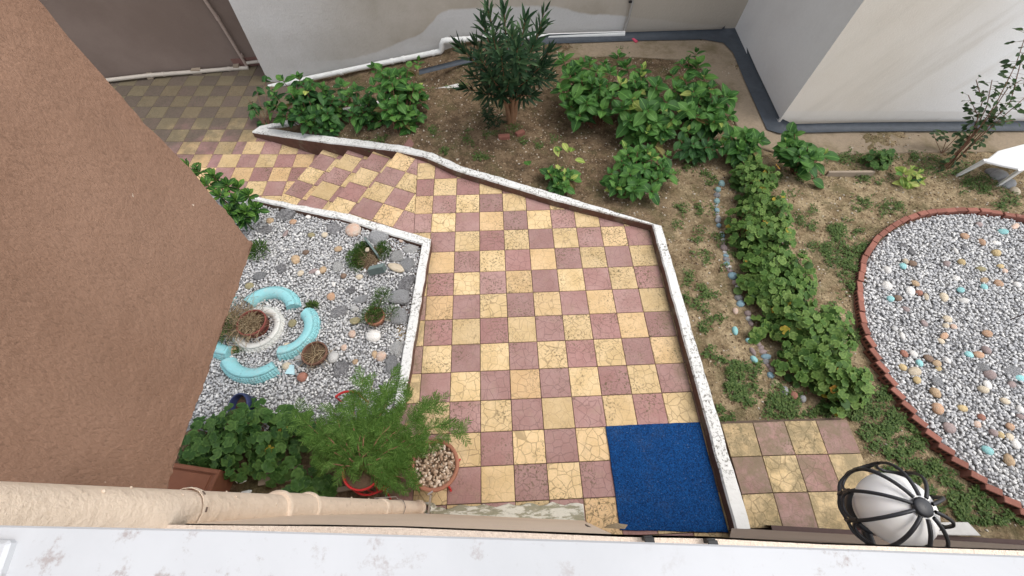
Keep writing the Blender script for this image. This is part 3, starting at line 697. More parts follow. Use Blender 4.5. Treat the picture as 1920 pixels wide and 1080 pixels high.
# bitumen band at the wall foot
bo = [at(786, 140.5, -.10), at(866, 121, -.02), at(1030, 82, .066), at(1200, 76, .066), at(1318, 74, .066), at(1356, 80, .066), at(1374, 98, .066), at(1402, 165, .066), at(1438, 243, .066), at(1462, 250, .08), at(1600, 246.5, .08), at(1930, 245.5, .08)]
bi = [at(786, 136, -.10), at(866, 116, -.02), at(1030, 70, .07), at(1200, 65, .07), at(1350, 60, .07), at(1374, 40, .07), at(1382, 58, .07), at(1415, 135, .07), at(1458, 226, .07), at(1484, 238, .085), at(1600, 235, .085), at(1930, 232, .085)]
n = len(bo); up = [p + Vector((0, 0, 0.05)) for p in bi]
mb = MB().add([p - l1 for p in bo + bi + up], [(i, i + 1, n + i + 1, n + i) for i in range(n - 1)] + [(n + i, n + i + 1, 2 * n + i + 1, 2 * n + i) for i in range(n - 1)], 0, True)
mb.build('bitumen_band', M['bitumen'], b1)
# concrete apron
ap = [at(1000, 84, .05), at(1374, 62, .05), at(1376, 92, .05), at(1448, 236, .05), at(1940, 236, .05), at(1940, 283, .05), at(1700, 286, .05), at(1480, 292, .05), at(1395, 268, .05), at(1350, 160, .05), at(1300, 112, .05), at(1150, 104, .05), at(1000, 112, .05)]
ap2 = [(p.x, p.y) for p in ap][::-1]
o = MB().prism(ap2, -0.25, 0.052, bev=0.01).build('concrete_apron', M['concrete']); tag(o, kind='structure')

b2 = empty('brown_building', (-5, 3.8, -0.7), 'mauve brown rendered building in the top left behind the landing', 'building')
A2, B2 = at(205, 150, ZL), at(480, 122, ZL); d2 = (B2 - A2).normalized()
p0, p1 = A2 - d2 * 4, B2 + d2 * 0.9; l2 = Vector(b2.location); k2 = Vector((0.0, 0.0, 0))
vs = [p0 + Vector((0, 0, -0.4)), p1 + Vector((0, 0, -0.4)), p1 + Vector((0, 0, 6)), p0 + Vector((0, 0, 6))]
nb = Vector((-d2.y, d2.x, 0)) * 4
MB().add([v - l2 for v in vs] + [v + nb - l2 for v in vs], [(0, 1, 2, 3), (1, 5, 6, 2), (5, 4, 7, 6), (4, 0, 3, 7), (3, 2, 6, 7)]).build('wall', M['wall_brown'], b2)
MB().box((0, 0, 0), (0.55, 0.02, 0.16), math.atan2(d2.y, d2.x)).build('plinth_patch', M['plum'], b2, (B2 + Vector((-0.1, -0.02, 0.08))) - l2)
# its drain pipes
def onb2(px, py, off=0.06):
    q_ = aty_line(px, py, A2 + Vector((d2.y, -d2.x, 0)) * off, B2 + Vector((d2.y, -d2.x, 0)) * off); return q_
dp = empty('drain_pipe', onb2(210, 149), 'long cream drain pipe along the foot of the brown building', 'pipe')
l = Vector(dp.location); P_ = [onb2(x, y, 0.09) for x, y in ((195, 151), (280, 141), (360, 135), (430, 129), (466, 127))]
MB().tube([p - l for p in P_], 0.035, 10).build('pipe', M['pipe_dirty'], dp)
for x, y in ((285, 141), (307, 139), (430, 129)):
    c = onb2(x, y, 0.09); MB().tube([c - d2 * 0.02 - l, c + d2 * 0.02 - l], 0.041, 10).build('socket', M['pipe_dirty'], dp)
for x, y in ((372, 138), (449, 134), (285, 147)):
    c = onb2(x, y, 0.07); c.z = ZL + 0.04; MB().box((0, 0, 0), (0.16 if x == 372 else 0.1, 0.09, 0.08), 0.1).build('support_block', M['board'], dp, c - l)
vp = empty('down_pipe', onb2(465, 124), 'thin mauve painted downpipe with an elbow on the brown building', 'pipe')
l = Vector(vp.location); P_ = [onb2(x, y, 0.06) for x, y in ((360, -40), (387, 4), (408, 34), (430, 70), (452, 106), (463, 124))]
MB().tube([p - l for p in P_], 0.028, 10).build('pipe', M['pipe_mauve'], vp)
for x, y in ((408, 34), (452, 104)):
    c = onb2(x, y, 0.06); MB().tube([c + Vector((0, 0, -0.03)) - l, c + Vector((0, 0, 0.03)) - l], 0.036, 10).build('socket', M['pipe_mauve'], vp)
MB().tube([onb2(463, 118, 0.06) - l, onb2(478, 116, 0.06) - l, onb2(500, 114, 0.06) - l], 0.03, 10).build('branch_pipe', M['pipe_dirty'], vp)

# white pipe on the neighbour's wall
def onw(px, py, y=3.20): return aty(px, py, y)
wp = empty('wall_pipe', onw(590, 146), 'white drain pipe with an elbow sloping along the grey wall behind the hydrangeas', 'pipe')
l = Vector(wp.location)
seg1 = [onw(x, y) for x, y in ((505, 163), (590, 145), (700, 122), (818, 98))]
seg2 = [onw(828, 93), onw(829, 82)]
seg3 = [onw(838, 76), onw(880, 73), onw(960, 69.5), onw(1060, 67), onw(1171, 63.5)]
MB().tube([p - l for p in seg1], 0.045, 12).build('pipe', M['pipe_white'], wp)
MB().tube([p - l for p in [seg1[-1], onw(826, 96), seg2[0], seg2[1], onw(831, 77), seg3[0]]], 0.05, 12).build('elbow', M['pipe_white'], wp)
MB().tube([p - l for p in seg3], 0.045, 12).build('pipe', M['pipe_white'], wp)
for x, y in ((757, 110.5), (735, 115), (812, 99.5), (840, 76), (870, 74), (640, 135)):
    c = onw(x, y); d = (seg1[-1] - seg1[0]).normalized() if y > 90 else Vector((1, 0, 0)); MB().tube([c - d * 0.022 - l, c + d * 0.022 - l], 0.053, 12).build('socket', M['pipe_white'], wp)
cpipe = empty('grey_conduit', onw(1172, 62, 3.24), 'thin grey conduit running up the cream wall above the pipe end', 'conduit'); l = Vector(cpipe.location)
MB().tube([onw(x, y, 3.26) - l for x, y in ((1170, 64), (1173, 52), (1180, 30), (1186, 4), (1192, -30))], 0.02, 8).build('tube', M['pvc_grey'], cpipe)
MB().box((0, 0, 0), (0.05, 0.03, 0.03)).build('clip', M['iron'], cpipe, onw(1182, 3, 3.26) - l)

# ---- our own house: the bay on the left, the facade, sill
house = empty('apartment_house', (0, -4.2, 0), 'peach apartment house with a terracotta stucco bay and a white window sill', 'house'); lh = Vector(house.location)
HB = 2.55
c0 = at(475, 455, HB); c1 = at(310, 920, HB); c2 = c1 + (c1 - c0) * 0.35
u = (c0 - c1).normalized(); nx = Vector((u.y, -u.x, 0))
def bayring(z, i=0.0): return [c2 + Vector((0, 0, z - HB)) - nx * i, c0 + Vector((0, 0, z - HB)) - nx * i - u * i, c0 - nx * (3.2) + Vector((0, 0, z - HB)) - u * i, c2 - nx * 3.2 + Vector((0, 0, z - HB))]
# subdivided and slightly displaced so that the corner and the lower edge are not ruler straight
mb = MB(); nh, nv_ = 90, 110
def jit(i, j): 
    a = math.sin(i * 78.233 + j * 37.719) * 43758.5453; return (a - math.floor(a)) - 0.5
grid = []
for j in range(nv_ + 1):
    z = HB + 4.4 * (j / nv_) ** 1.5
    for i in range(nh + 1):
        f = (i / nh); p = c2.lerp(c0, f)
        e = 1.0
        grid.append(Vector((p.x, p.y, z)) + nx * jit(i, j) * 0.0035 + (u * (jit(i + 7, j) * 0.009 + 0.006 * math.sin(z * 9.0) + 0.004 * math.sin(z * 23.0 + 1)) if i == nh else Vector()) + (Vector((0, 0, jit(i, j + 3) * 0.010 + 0.005 * math.sin(f * 21))) if j == 0 else Vector()))
mb.add([p - lh for p in grid], [(j * (nh + 1) + i, j * (nh + 1) + i + 1, (j + 1) * (nh + 1) + i + 1, (j + 1) * (nh + 1) + i) for j in range(nv_) for i in range(nh)], 0, True)
top_ = HB + 4.4
back = c0 - nx * 3.2
for (a, b) in ((c0, back),):
    k0 = len(mb.v)
    edge = [grid[j * (nh + 1) + nh] for j in range(nv_ + 1)]
    mb.add([p - lh for p in edge] + [Vector((back.x, back.y, p.z)) - lh for p in edge], [(j, nv_ + 1 + j, nv_ + 2 + j, j + 1) for j in range(nv_)])
mb.add([p - lh for p in (c2 + nx * -0.001, c0 - nx * 0.001, back, c2 - nx * 3.2)], [(0, 1, 2, 3)])
mb.build('bay_wall', M['bay'], house)

def zl(z, pts): return [at(x, y, z) for x, y in pts]
def strip_lines(lines, name, m, loc=lh):
    mb = MB()
    for A_, B_ in zip(lines[:-1], lines[1:]):
        n = len(A_); mb.add([p - loc for p in A_ + B_], [(i, i + 1, n + i + 1, n + i) for i in range(n - 1)])
    return mb.build(name, m, house)
foot = zl(0, ((300, 940), (835, 964), (1094, 976)))
neck = zl(2.9, ((300, 981.2), (760, 986.5), (1148, 1001.5)))
strip_lines([foot, neck], 'wall', M['facade'])
# jamb of the door recess
j0, j1 = foot[-1], neck[-1]
strip_lines([[j0, j0 + Vector((0.0, -0.5, 0))], [j1, j1 + Vector((0, -0.5, 0))]], 'door_jamb', M['facade'])
# stepped band below the sill, all along the front
def bl(z, rows): return [at(x, y, z) for x, y in rows]
L1 = bl(2.90, ((-200, 972), (420, 983), (600, 983.5), (760, 986.5), (1160, 1002), (1320, 1005.5), (1520, 1017), (1920, 1030.5), (2300, 1043)))
L2 = bl(2.90, ((-200, 980), (420, 989), (600, 990.5), (760, 993), (1160, 1010), (1320, 1013), (1520, 1023.5), (1920, 1036), (2300, 1049)))
L3 = [p + Vector((0, -0.03, 0.0)) for p in L2]
L4 = [p + Vector((0, -0.03, 0.06)) for p in L2]
L5 = [p + Vector((0, 0.004, 0.06)) for p in L2]
L6 = [p + Vector((0, -0.30, 0.075)) for p in L2]
L0 = [p + Vector((0, -0.30, 0)) for p in L1]
strip_lines([L0, L1, L2, L3], 'cornice', M['facade_band'])
strip_lines([L3, L4], 'joint', M['gap'])
strip_lines([L4, L5, L6], 'upper_band', M['facade_band'])
# right of the door
rf = zl(0.0, ((1372, 990), (1640, 1004), (1920, 1022), (2200, 1042)))
rt = zl(2.59, ((1368, 1008), (1640, 1022), (1920, 1032), (2200, 1046)))
strip_lines([rf, rt], 'side_wall', M['taupe'])
strip_lines([[rf[0], rf[0] + Vector((0, -0.5, 0))], [rt[0], rt[0] + Vector((0, -0.5, 0))]], 'door_jamb', M['taupe'])
bp = zl(0.16, ((1447, 990), (1640, 1001), (1920, 1018), (2200, 1036)))
bpl = [p + Vector((0, 0.02, 0)) for p in bp]
strip_lines([[Vector((p.x, p.y, 0.0)) for p in bpl], bpl, [p + Vector((0, -0.06, 0)) for p in bp]], 'skirting', M['darkbrown'])
# back of the door recess and its threshold
strip_lines([[Vector((1.3, -4.55, 0)), Vector((3.2, -4.62, 0))], [Vector((1.3, -4.55, 2.7)), Vector((3.2, -4.62, 2.7))]], 'door_leaf', M['darkbrown'])
o = MB().box((0, 0, 0), (1.18, 0.3, 0.05), R_(-2.8), bev=0.008).build('threshold', M['plum'], house, Vector((2.12, -4.375, 0.03)) - lh)
# whitewashed foot of the wall
fk = [at(786, 951, .05), at(835, 947.5, .05), at(1094, 945, .05), at(1098, 975, .05), at(840, 966, .05), at(786, 963, .05)]
fp = []
nseg = 26
for i in range(nseg + 1):
    p = at(790 + (1094 - 790) * i / nseg, 950 - 6 * i / nseg + 3 * math.sin(i * 1.7) + (4 if i < 5 else 0), .05); fp.append((p.x, p.y + rnd.uniform(-0.008, 0.008)))
for i in range(nseg + 1):
    p = at(1097 - (1097 - 786) * i / nseg, 976 - 11 * i / nseg, .05); fp.append((p.x, p.y - 0.03))
MB().prism([(p[0] - lh.x, p[1] - lh.y) for p in fp[::-1]], 0, 0.05, bev=0.008).build('wall_foot', M['peeling'], house)
# sill
ZS = 3.78
se = bl(ZS, ((-700, 962), (0, 985), (400, 993), (800, 1004.5), (1160, 1015), (1520, 1027), (1920, 1042), (2600, 1066)))
m = len(se); bk = [p + Vector((0, -0.75, 0)) for p in se]
fr = [p + Vector((0, 0.0, -0.0015)) for p in se]; tp = [p + Vector((0, -0.0012, 0)) for p in se]; lw = [p + Vector((0, -0.02, -0.045)) for p in se]; lb = [p + Vector((0, -0.5, -0.045)) for p in se]
strip_lines([lb, lw, fr, tp, bk], 'window_sill', M['sill'])
e0 = at(-30, 1004, ZS + 0.012); 
sl = MB(); pl = [at(-60, 1010, ZS + .006), at(12, 1013, ZS + .006), at(16, 1018, ZS + .006), at(-8, 1085, ZS + .006), at(-90, 1085, ZS + .006)]
pl = [(p.x - lh.x, p.y - lh.y) for p in pl]
if area(pl) < 0: pl = pl[::-1]
sl.prism(pl, ZS, ZS + 0.006, bev=0.002).build('frame_end', M['sill'], house)
# small black clips hooked over the cornice
for px, py in ((1216, 1008), (1334, 1013)):
    c = at(px, py + 3, 2.985); MB().box((0, 0.002, -0.01), (0.019, 0.010, 0.024)).box((0.0, -0.006, 0.006), (0.021, 0.018, 0.008)).build('cable_clip', M['black_clip'], house, c - lh)
# a torn flap of render and a stick at the end of the wall
c = at(1150, 990, 2.3); mbx = MB()
mbx.add([(0, 0, 0), (0.07, -0.006, 0.01), (0.085, 0.006, 0.0), (0.045, 0.013, 0.008), (0.012, 0.008, 0.006)], [(0, 1, 3), (1, 2, 3), (0, 3, 4)])
mbx.build('loose_render', M['concrete'], house, at(1132, 990, 2.45) - lh)
MB().tube([at(1098, 984, 2.2) - lh, at(1124, 999, 2.4) - lh], 0.003, 6).build('wire', M['iron'], house)

# ================================================================== OBJECTS
# ---- downpipe of our house
pb = at(786, 952, 0.10); pt_ = at(489, 957.0, 2.5); dv = (pt_ - pb).normalized()
dpipe = empty('peach_drainpipe', pb, 'thick peach painted drainpipe with sockets and a strap in the foreground', 'drainpipe'); l = pb.copy()
def pp(px): # point of the axis that shows at pixel column px
    lo, hi = 0.0, 4.2
    for _ in range(40):
        mid = (lo + hi) / 2; v = pb + dv * mid - CAM; x = 960 + F_PX * v.dot(RX) / v.dot(RF)
        if x > px: lo = mid
        else: hi = mid
    return lo
sA, sB, sC, sD = pp(769), pp(711), pp(552), pp(575)
def ax(s_): return dv * s_
MB().tube([ax(0), ax(pp(600))], 0.050, 28).build('lower_pipe', M['pipe_peach'], dpipe)
MB().tube([ax(pp(600) - 0.02), ax(4.1)], 0.0512, 28).build('upper_pipe', M['pipe_peach'], dpipe)
def collar(sc_, r, h, name='socket'):
    prof = []
    MB().tube([ax(sc_ - h), ax(sc_ - h + 0.008), ax(sc_ + h - 0.008), ax(sc_ + h)], [r - 0.004, r, r, r - 0.004], 28).build(name, M['pipe_peach'], dpipe)
collar(0.02, 0.060, 0.03); collar(pp(716), 0.056, 0.05); 
sm = (pp(515) + pp(572)) / 2
MB().tube([ax(pp(572)), ax(pp(572) + 0.012), ax(pp(515) - 0.012), ax(pp(515))], 0.0585, 28).build('socket', M['pipe_peach'], dpipe)
collar(pp(573), 0.066, 0.014, 'ring'); collar(pp(517), 0.066, 0.014, 'ring')
# blobs of old plaster on the paint
mb = MB()
for k in range(46):
    s_ = rnd.choice([rnd.uniform(pp(560), pp(-40)), rnd.uniform(pp(575), pp(515)), rnd.uniform(pp(720), pp(640))]); a_ = rnd.uniform(-0.5, 2.6)
    uu = dv.orthogonal().normalized(); vv = dv.cross(uu); d_ = uu * math.cos(a_) + vv * math.sin(a_)
    if d_.y < -0.4: d_ = -d_
    rr = rnd.uniform(0.002, 0.006); c_ = ax(s_) + d_ * 0.052
    mb.lathe([(0.001, -0.5 * rr), (rr, 0), (rr * 0.7, rr * 0.6), (0.001, rr * 0.8)], c_, 6, ax=d_.to_track_quat('Z', 'Y').to_matrix())
mb.build('plaster_blobs', M['pipe_peach'], dpipe)['kind'] = 'stuff'
# perforated strap holding the pipe
def strap(s_, w_, m_, name):
    uu = Vector((1, 0, 0)) - dv * dv.x; uu.normalize(); vv = dv.cross(uu); mbx = MB(); pts = []
    for k in range(15):
        a_ = math.pi * (-0.55 + 1.75 * k / 14); d_ = (uu * math.cos(a_) + vv * math.sin(a_)); pts.append(d_ * 0.0565)
    vs = []; fs = []
    for p in pts: vs += [p + ax(s_ - w_ / 2), p + ax(s_ + w_ / 2), p * 1.035 + ax(s_ - w_ / 2), p * 1.035 + ax(s_ + w_ / 2)]
    for i in range(14): fs += [(4 * i + 2, 4 * i + 3, 4 * i + 7, 4 * i + 6), (4 * i, 4 * i + 2, 4 * i + 6, 4 * i + 4), (4 * i + 1, 4 * i + 5, 4 * i + 7, 4 * i + 3)]
    st = mbx.add(vs, fs).build(name, m_, dpipe)
    hb = MB()
    for i in range(2, 14, 2):
        p = (pts[i] + pts[i + 1]).normalized(); hb.box(p * 0.0592 + ax(s_), (0.012, 0.005, 0.0016), ax=p.to_track_quat('Z', 'Y').to_matrix())
    hb.build('slots', M['gap'], st)['kind'] = 'stuff'
strap(pp(345), 0.020, M['pipe_peach'], 'strap'); strap(pp(745), 0.012, M['metal_bracket'], 'strap')
MB().tube([ax(pp(700)) + Vector((0, 0.055, 0)), ax(pp(738)) + Vector((0.01, 0.07, 0)), ax(pp(745)) + Vector((0, 0.055, 0))], 0.0025, 6).build('tie_wire', M['metal_bracket'], dpipe)
MB().lathe([(0.05, 0), (0.075, -0.03), (0.085, -0.10)], (0.05, -0.01, 0.0), 20, squash=0.7).build('drain_shoe', M['peeling'], dpipe)

# ---- tap
tb = at(803, 966, 0.42); th = at(808, 925, 0.46)
tap = empty('garden_tap', tb, 'small chrome tap standing out from the wall beside the drainpipe end', 'tap'); l = tb.copy()
MB().tube([Vector((0, 0, 0)), (th - tb) * 0.5, (th - tb) * 0.95], [0.009, 0.008, 0.009], 10).tube([(th - tb) * 0.9, (th - tb) * 0.93 + Vector((0, 0, -0.045))], 0.007, 8).build('body', M['chrome'], tap)
MB().tube([(th - tb) + Vector((0, 0, 0)), (th - tb) + Vector((0, 0, 0.03))], 0.006, 8).box((th - tb) + Vector((0.0, 0.0, 0.034)), (0.045, 0.014, 0.008), 0.5, bev=0.002).build('handle', M['chrome'], tap)
MB().lathe([(0.003, 0.0), (0.022, 0.002), (0.022, 0.008)], (0, 0, 0), 14, ax=(th - tb).to_track_quat('Z', 'Y').to_matrix()).build('flange', M['chrome'], tap)

# ---- blue mat
mp = [at(1136, 799, .012), at(1316, 791, .012), at(1369, 999, .012), at(1163, 994, .012)]
mp[2].x = min(mp[2].x, 2.69); mp[1].x = min(mp[1].x, 2.695)
mp2 = []
for i in range(4):
    for k in range(12):
        p = mp[i].lerp(mp[(i + 1) % 4], k / 12); mp2.append((p.x + rnd.uniform(-0.003, 0.003), p.y + rnd.uniform(-0.003, 0.003)))
if area(mp2) < 0: mp2 = mp2[::-1]
o = MB().prism(mp2, 0.001, 0.017, bev=0.004).build('door_mat', M['mat']); tag(o, 'large deep blue coil mat lying on the tiles beside the right kerb', 'mat')

# ---- wall lamp
LC = Vector((1.965, -4.115, 2.75))
lamp = empty('wall_lamp', LC, 'round opal glass wall lamp in a black iron cage at the lower right', 'lamp')
prof = [(0.001, 0.088)] + [(0.096 * math.sin(a), 0.086 * math.cos(a)) for a in np.linspace(0.15, 2.1, 16)] + [(0.068, -0.062), (0.06, -0.085)]
MB().lathe(prof, seg=40).build('globe', M['opal'], lamp)
nrib = 10
hub = MB().lathe([(0.001, 0.102), (0.020, 0.101), (0.025, 0.097), (0.025, 0.088), (0.001, 0.086)], seg=20).build('hub', M['iron'], lamp)
def cage_pt(a, th): # th 0 top .. pi
    r = 0.124 * math.sin(th) ** 0.85 if th < math.pi / 2 else 0.124 * (math.sin(th) ** 0.55)
    return Vector((r * math.cos(a), r * math.sin(a), 0.098 * math.cos(th)))
def flat(pts, wdt, thk, mbx):
    """ribbon-like bar: flattened tube"""
    n = len(pts); vs = []; fs = []
    for i, p in enumerate(pts):
        t = (pts[min(i + 1, n - 1)] - pts[max(i - 1, 0)]).normalized(); nrm = p.normalized(); nrm = (nrm - t * nrm.dot(t)).normalized(); sd_ = t.cross(nrm)
        for a_, b_ in ((-1, -0.4), (-0.6, 1), (0.6, 1), (1, -0.4), (0, -1)): vs.append(p + sd_ * a_ * wdt + nrm * b_ * thk)
    for i in range(n - 1):
        for k in range(5): fs.append((5 * i + k, 5 * i + (k + 1) % 5, 5 * i + 5 + (k + 1) % 5, 5 * i + 5 + k))
    mbx.add(vs, fs, 0, True)
for k in range(nrib):
    a0 = 2 * math.pi * k / nrib + 0.2
    mbx = MB(); flat([cage_pt(a0, t) for t in np.linspace(0.18, 1.9, 18)], 0.0052, 0.004, mbx); mbx.build('rib', M['iron'], lamp)
    mbx = MB(); a1 = a0 + 2 * math.pi / nrib                  # U-shaped arch between two ribs
    arch = [cage_pt(a0 + 0.03, 1.55)] + [cage_pt((a0 + a1) / 2 - math.cos(q_) * (a1 - a0) * 0.46, 1.6 + 0.42 * math.sin(q_)) for q_ in np.linspace(0, math.pi, 11)] + [cage_pt(a1 - 0.03, 1.55)]
    flat(arch, 0.0045, 0.004, mbx); mbx.build('arch', M['iron'], lamp)
    mbx = MB(); flat([cage_pt(a0, 1.88), cage_pt(a0, 2.05) * 1.02, cage_pt(a0, 2.25) * 1.03], 0.006, 0.005, mbx); mbx.build('link', M['iron'], lamp)
mbx = MB(); flat([cage_pt(a, 2.22) * 1.03 + Vector((0, 0, 0.004 * math.cos(nrib * (a - 0.2)))) for a in np.linspace(0, 2 * math.pi, 61)], 0.005, 0.005, mbx); mbx.build('ring', M['iron'], lamp)
MB().lathe([(0.001, -0.14), (0.045, -0.135), (0.065, -0.115), (0.066, -0.09), (0.05, -0.085)], seg=24).tube([(0, 0, -0.12), (0, -0.06, -0.15), (0, -0.16, -0.16)], 0.014, 10).build('bracket', M['iron'], lamp)

# ---- white slab step under the lamp
sb = [at(1776, 979, .22), at(1816, 979, .22), at(1841, 1005, .22), at(1640, 1001, .22), at(1640, 985, .22)]
sp_ = [(p.x, p.y) for p in sb]
if area(sp_) < 0: sp_ = sp_[::-1]
o = MB().prism(sp_, 0.0, 0.22, 0, 1, bev=0.006).build('step_slab', [M['slab_white'], M['slab_red']]); tag(o, 'grey white slab with faded red sides on the soil under the caged lamp', 'slab')

# ---- left gravel bed
bed_poly = [(p.x, p.y) for p in LC_in] + [(-0.55, -3.25), (-1.2, -3.3), (-2.6, -3.35), (-3.4, -3.2), (-3.4, -0.6), (-3.0, -0.2)]
ground_bed = MB().add([(-4.2, -4.6, 0.0), (-0.22, -4.6, 0.0), (-0.22, -2.6, 0.0), (-0.13, -1.08, 0.0), (-1.1, -0.66, 0.0), (-2.3, -0.26, 0.0), (-4.2, 0.1, 0.0)], [(0, 1, 2, 3, 4, 5, 6)])
o = ground_bed.build('bed_ground', M['gravel_base']); tag(o, kind='structure')
o = MB().add([(-4.2, -0.05, 0.0), (-4.2, -4.6, 0.0), (-4.2, -4.6, -1.0), (-4.2, 0.1, -1.0)], [(0, 1, 2, 3)]).build('bed_edge', M['plum']); tag(o, kind='structure')
# shaded soil between bed and house
sp2 = []
V = []; Fq = []; idx = {}
gx = np.arange(-3.6, 0.0, 0.07); gy = np.arange(-4.35, -3.05, 0.07)
for j, y in enumerate(gy):
    for i, x in enumerate(gx): V.append((x, y, 0.02 + wave(x, y) - 0.03 * smoothstep(-3.3, -3.1, y)))
for j in range(len(gy) - 1):
    for i in range(len(gx) - 1):
        if gx[i] < -0.28 or gy[j] < -3.9: pass
        if gx[i] < -0.26: Fq += [j * len(gx) + i, j * len(gx) + i + 1, (j + 1) * len(gx) + i + 1, (j + 1) * len(gx) + i]
o = link(bpy.data.objects.new('house_border_soil', mesh_np('house_border_soil', V, Fq, 4, M['soil'], True))); tag(o, kind='structure')

ICO = None
def ico(sub=0):
    t = (1 + 5 ** .5) / 2
    v = np.array([(-1, t, 0), (1, t, 0), (-1, -t, 0), (1, -t, 0), (0, -1, t), (0, 1, t), (0, -1, -t), (0, 1, -t), (t, 0, -1), (t, 0, 1), (-t, 0, -1), (-t, 0, 1)], float); v /= np.linalg.norm(v[0])
    f = [(0, 11, 5), (0, 5, 1), (0, 1, 7), (0, 7, 10), (0, 10, 11), (1, 5, 9), (5, 11, 4), (11, 10, 2), (10, 7, 6), (7, 1, 8), (3, 9, 4), (3, 4, 2), (3, 2, 6), (3, 6, 8), (3, 8, 9), (4, 9, 5), (2, 4, 11), (6, 2, 10), (8, 6, 7), (9, 8, 1)]
    for _ in range(sub):
        cache = {}; v = list(map(tuple, v)); nf = []
        def mid(a, b):
            k = (min(a, b), max(a, b))
            if k not in cache:
                m_ = np.array(v[a]) + np.array(v[b]); m_ /= np.linalg.norm(m_); cache[k] = len(v); v.append(tuple(m_))
            return cache[k]
        for a, b, c in f:
            ab, bc, ca = mid(a, b), mid(b, c), mid(c, a); nf += [(a, ab, ca), (b, bc, ab), (c, ca, bc), (ab, bc, ca)]
        f = nf; v = np.array(v)
    return v, f
I0 = ico(0); I1 = ico(1); I2 = ico(2)
def gravel(name, pts, r0, r1, m, flat=0.65):
    n = len(pts); v0 = I0[0]; f0 = np.array(I0[1])
    P = np.array(pts)
    s = nrg.uniform(r0, r1, (n, 1, 1)) * nrg.uniform(0.65, 1.25, (n, 1, 3)) * np.array([1, 1, flat])
    q = v0[None] * nrg.uniform(0.78, 1.2, (n, 12, 1)) * s
    a = nrg.uniform(0, 6.283, n); t = nrg.normal(0, 0.5, n)
    ca, sa, ct, st = np.cos(a)[:, None], np.sin(a)[:, None], np.cos(t)[:, None], np.sin(t)[:, None]
    x, y, z = q[..., 0], q[..., 1], q[..., 2]
    y, z = y * ct - z * st, y * st + z * ct
    x, y = x * ca - y * sa, x * sa + y * ca
    Vv = np.stack([x, y, z], -1) + P[:, None, :]
    Ff = (f0[None] + 12 * np.arange(n)[:, None, None]).ravel()
    o = link(bpy.data.objects.new(name, mesh_np(name, Vv.reshape(-1, 3), Ff, 3, m, True)))
    return o
def scatter(poly_fn, x0, x1, y0, y1, step, zf):
    out = []
    for i in range(int((x1 - x0) / step)):
        for j in range(int((y1 - y0) / step)):
            x = x0 + (i + rnd.random()) * step; y = y0 + (j + rnd.random()) * step
            if poly_fn(x, y): out.append((x, y, zf(x, y)))
    return out
bedz = lambda x, y: 0.045 + 0.012 * math.sin(3 * x + 1) * math.sin(2.6 * y)
inbed = lambda x, y: inside(x, y, bed_poly) and (y > -3.2 + 0.06 * math.sin(5 * x))
pts = scatter(inbed, -3.2, -0.1, -3.35, -0.1, 0.0205, lambda x, y: bedz(x, y) + rnd.uniform(-0.012, 0.014))
o = gravel('gravel', pts, 0.0095, 0.0175, M['gravel']); tag(o, 'loose grey and white gravel filling the left bed', 'gravel', kind='stuff')

# ---- round bed with brick edging
rz_ = lambda x, y: 0.075 + 0.035 * (1 - min(1, math.hypot(x - CIRC.x, y - CIRC.y) / CR))
inr = lambda x, y: math.hypot(x - CIRC.x, y - CIRC.y) < CR - 0.015 and x < 8.0
mb = MB(); ns = 64
vs = [(CIRC.x, CIRC.y, 0.09)] + [(CIRC.x + (CR - 0.01) * math.cos(2 * math.pi * k / ns), CIRC.y + (CR - 0.01) * math.sin(2 * math.pi * k / ns), 0.055) for k in range(ns)]
o = mb.add(vs, [(0, 1 + k, 1 + (k + 1) % ns) for k in range(ns)]).build('round_bed_ground', M['gravel_base']); tag(o, kind='structure')
pts = scatter(inr, CIRC.x - CR, 7.9, CIRC.y - CR, CIRC.y + CR, 0.0245, lambda x, y: rz_(x, y) + rnd.uniform(-0.012, 0.014))
o = gravel('gravel', pts, 0.0115, 0.0205, M['gravel']); tag(o, 'pale grey gravel filling the round brick edged bed', 'gravel', kind='stuff')
edging = empty('brick_edging', (CIRC.x, CIRC.y, 0), 'ring of upright red hollow bricks edging the round gravel bed', 'edging')
def brick_mesh(name):
    mb = MB(); L, W, H = 0.130, 0.060, 0.19
    mb.box((0, 0, H / 2), (L, W, H), bev=0.004)
    for ix in (-1, 0, 1):
        for iz in (0.06, 0.13):
            mb.box((ix * 0.038, W / 2 + 0.0005, iz + 0.03), (0.022, 0.004, 0.036), mi=1)
    return mb.mesh(name, [M['brick'], M['brick_hole']])
BRK = [brick_mesh('brick_a')]
nb_ = int(2 * math.pi * CR / 0.133)
for k in range(nb_):
    a = 2 * math.pi * k / nb_; x, y = CIRC.x + (CR + 0.035) * math.cos(a), CIRC.y + (CR + 0.035) * math.sin(a)
    if x > 8.0: continue
    o = link(bpy.data.objects.new('brick', BRK[0]), edging)
    o.location = (x - CIRC.x, y - CIRC.y, -0.075 + rnd.uniform(-0.008, 0.008))
    o.rotation_euler = (rnd.uniform(-0.04, 0.04), rnd.uniform(-0.05, 0.05), a - math.pi / 2 + (0.34 if math.pi * 0.95 < a < math.pi * 1.6 else 0.06) + rnd.uniform(-0.06, 0.06))

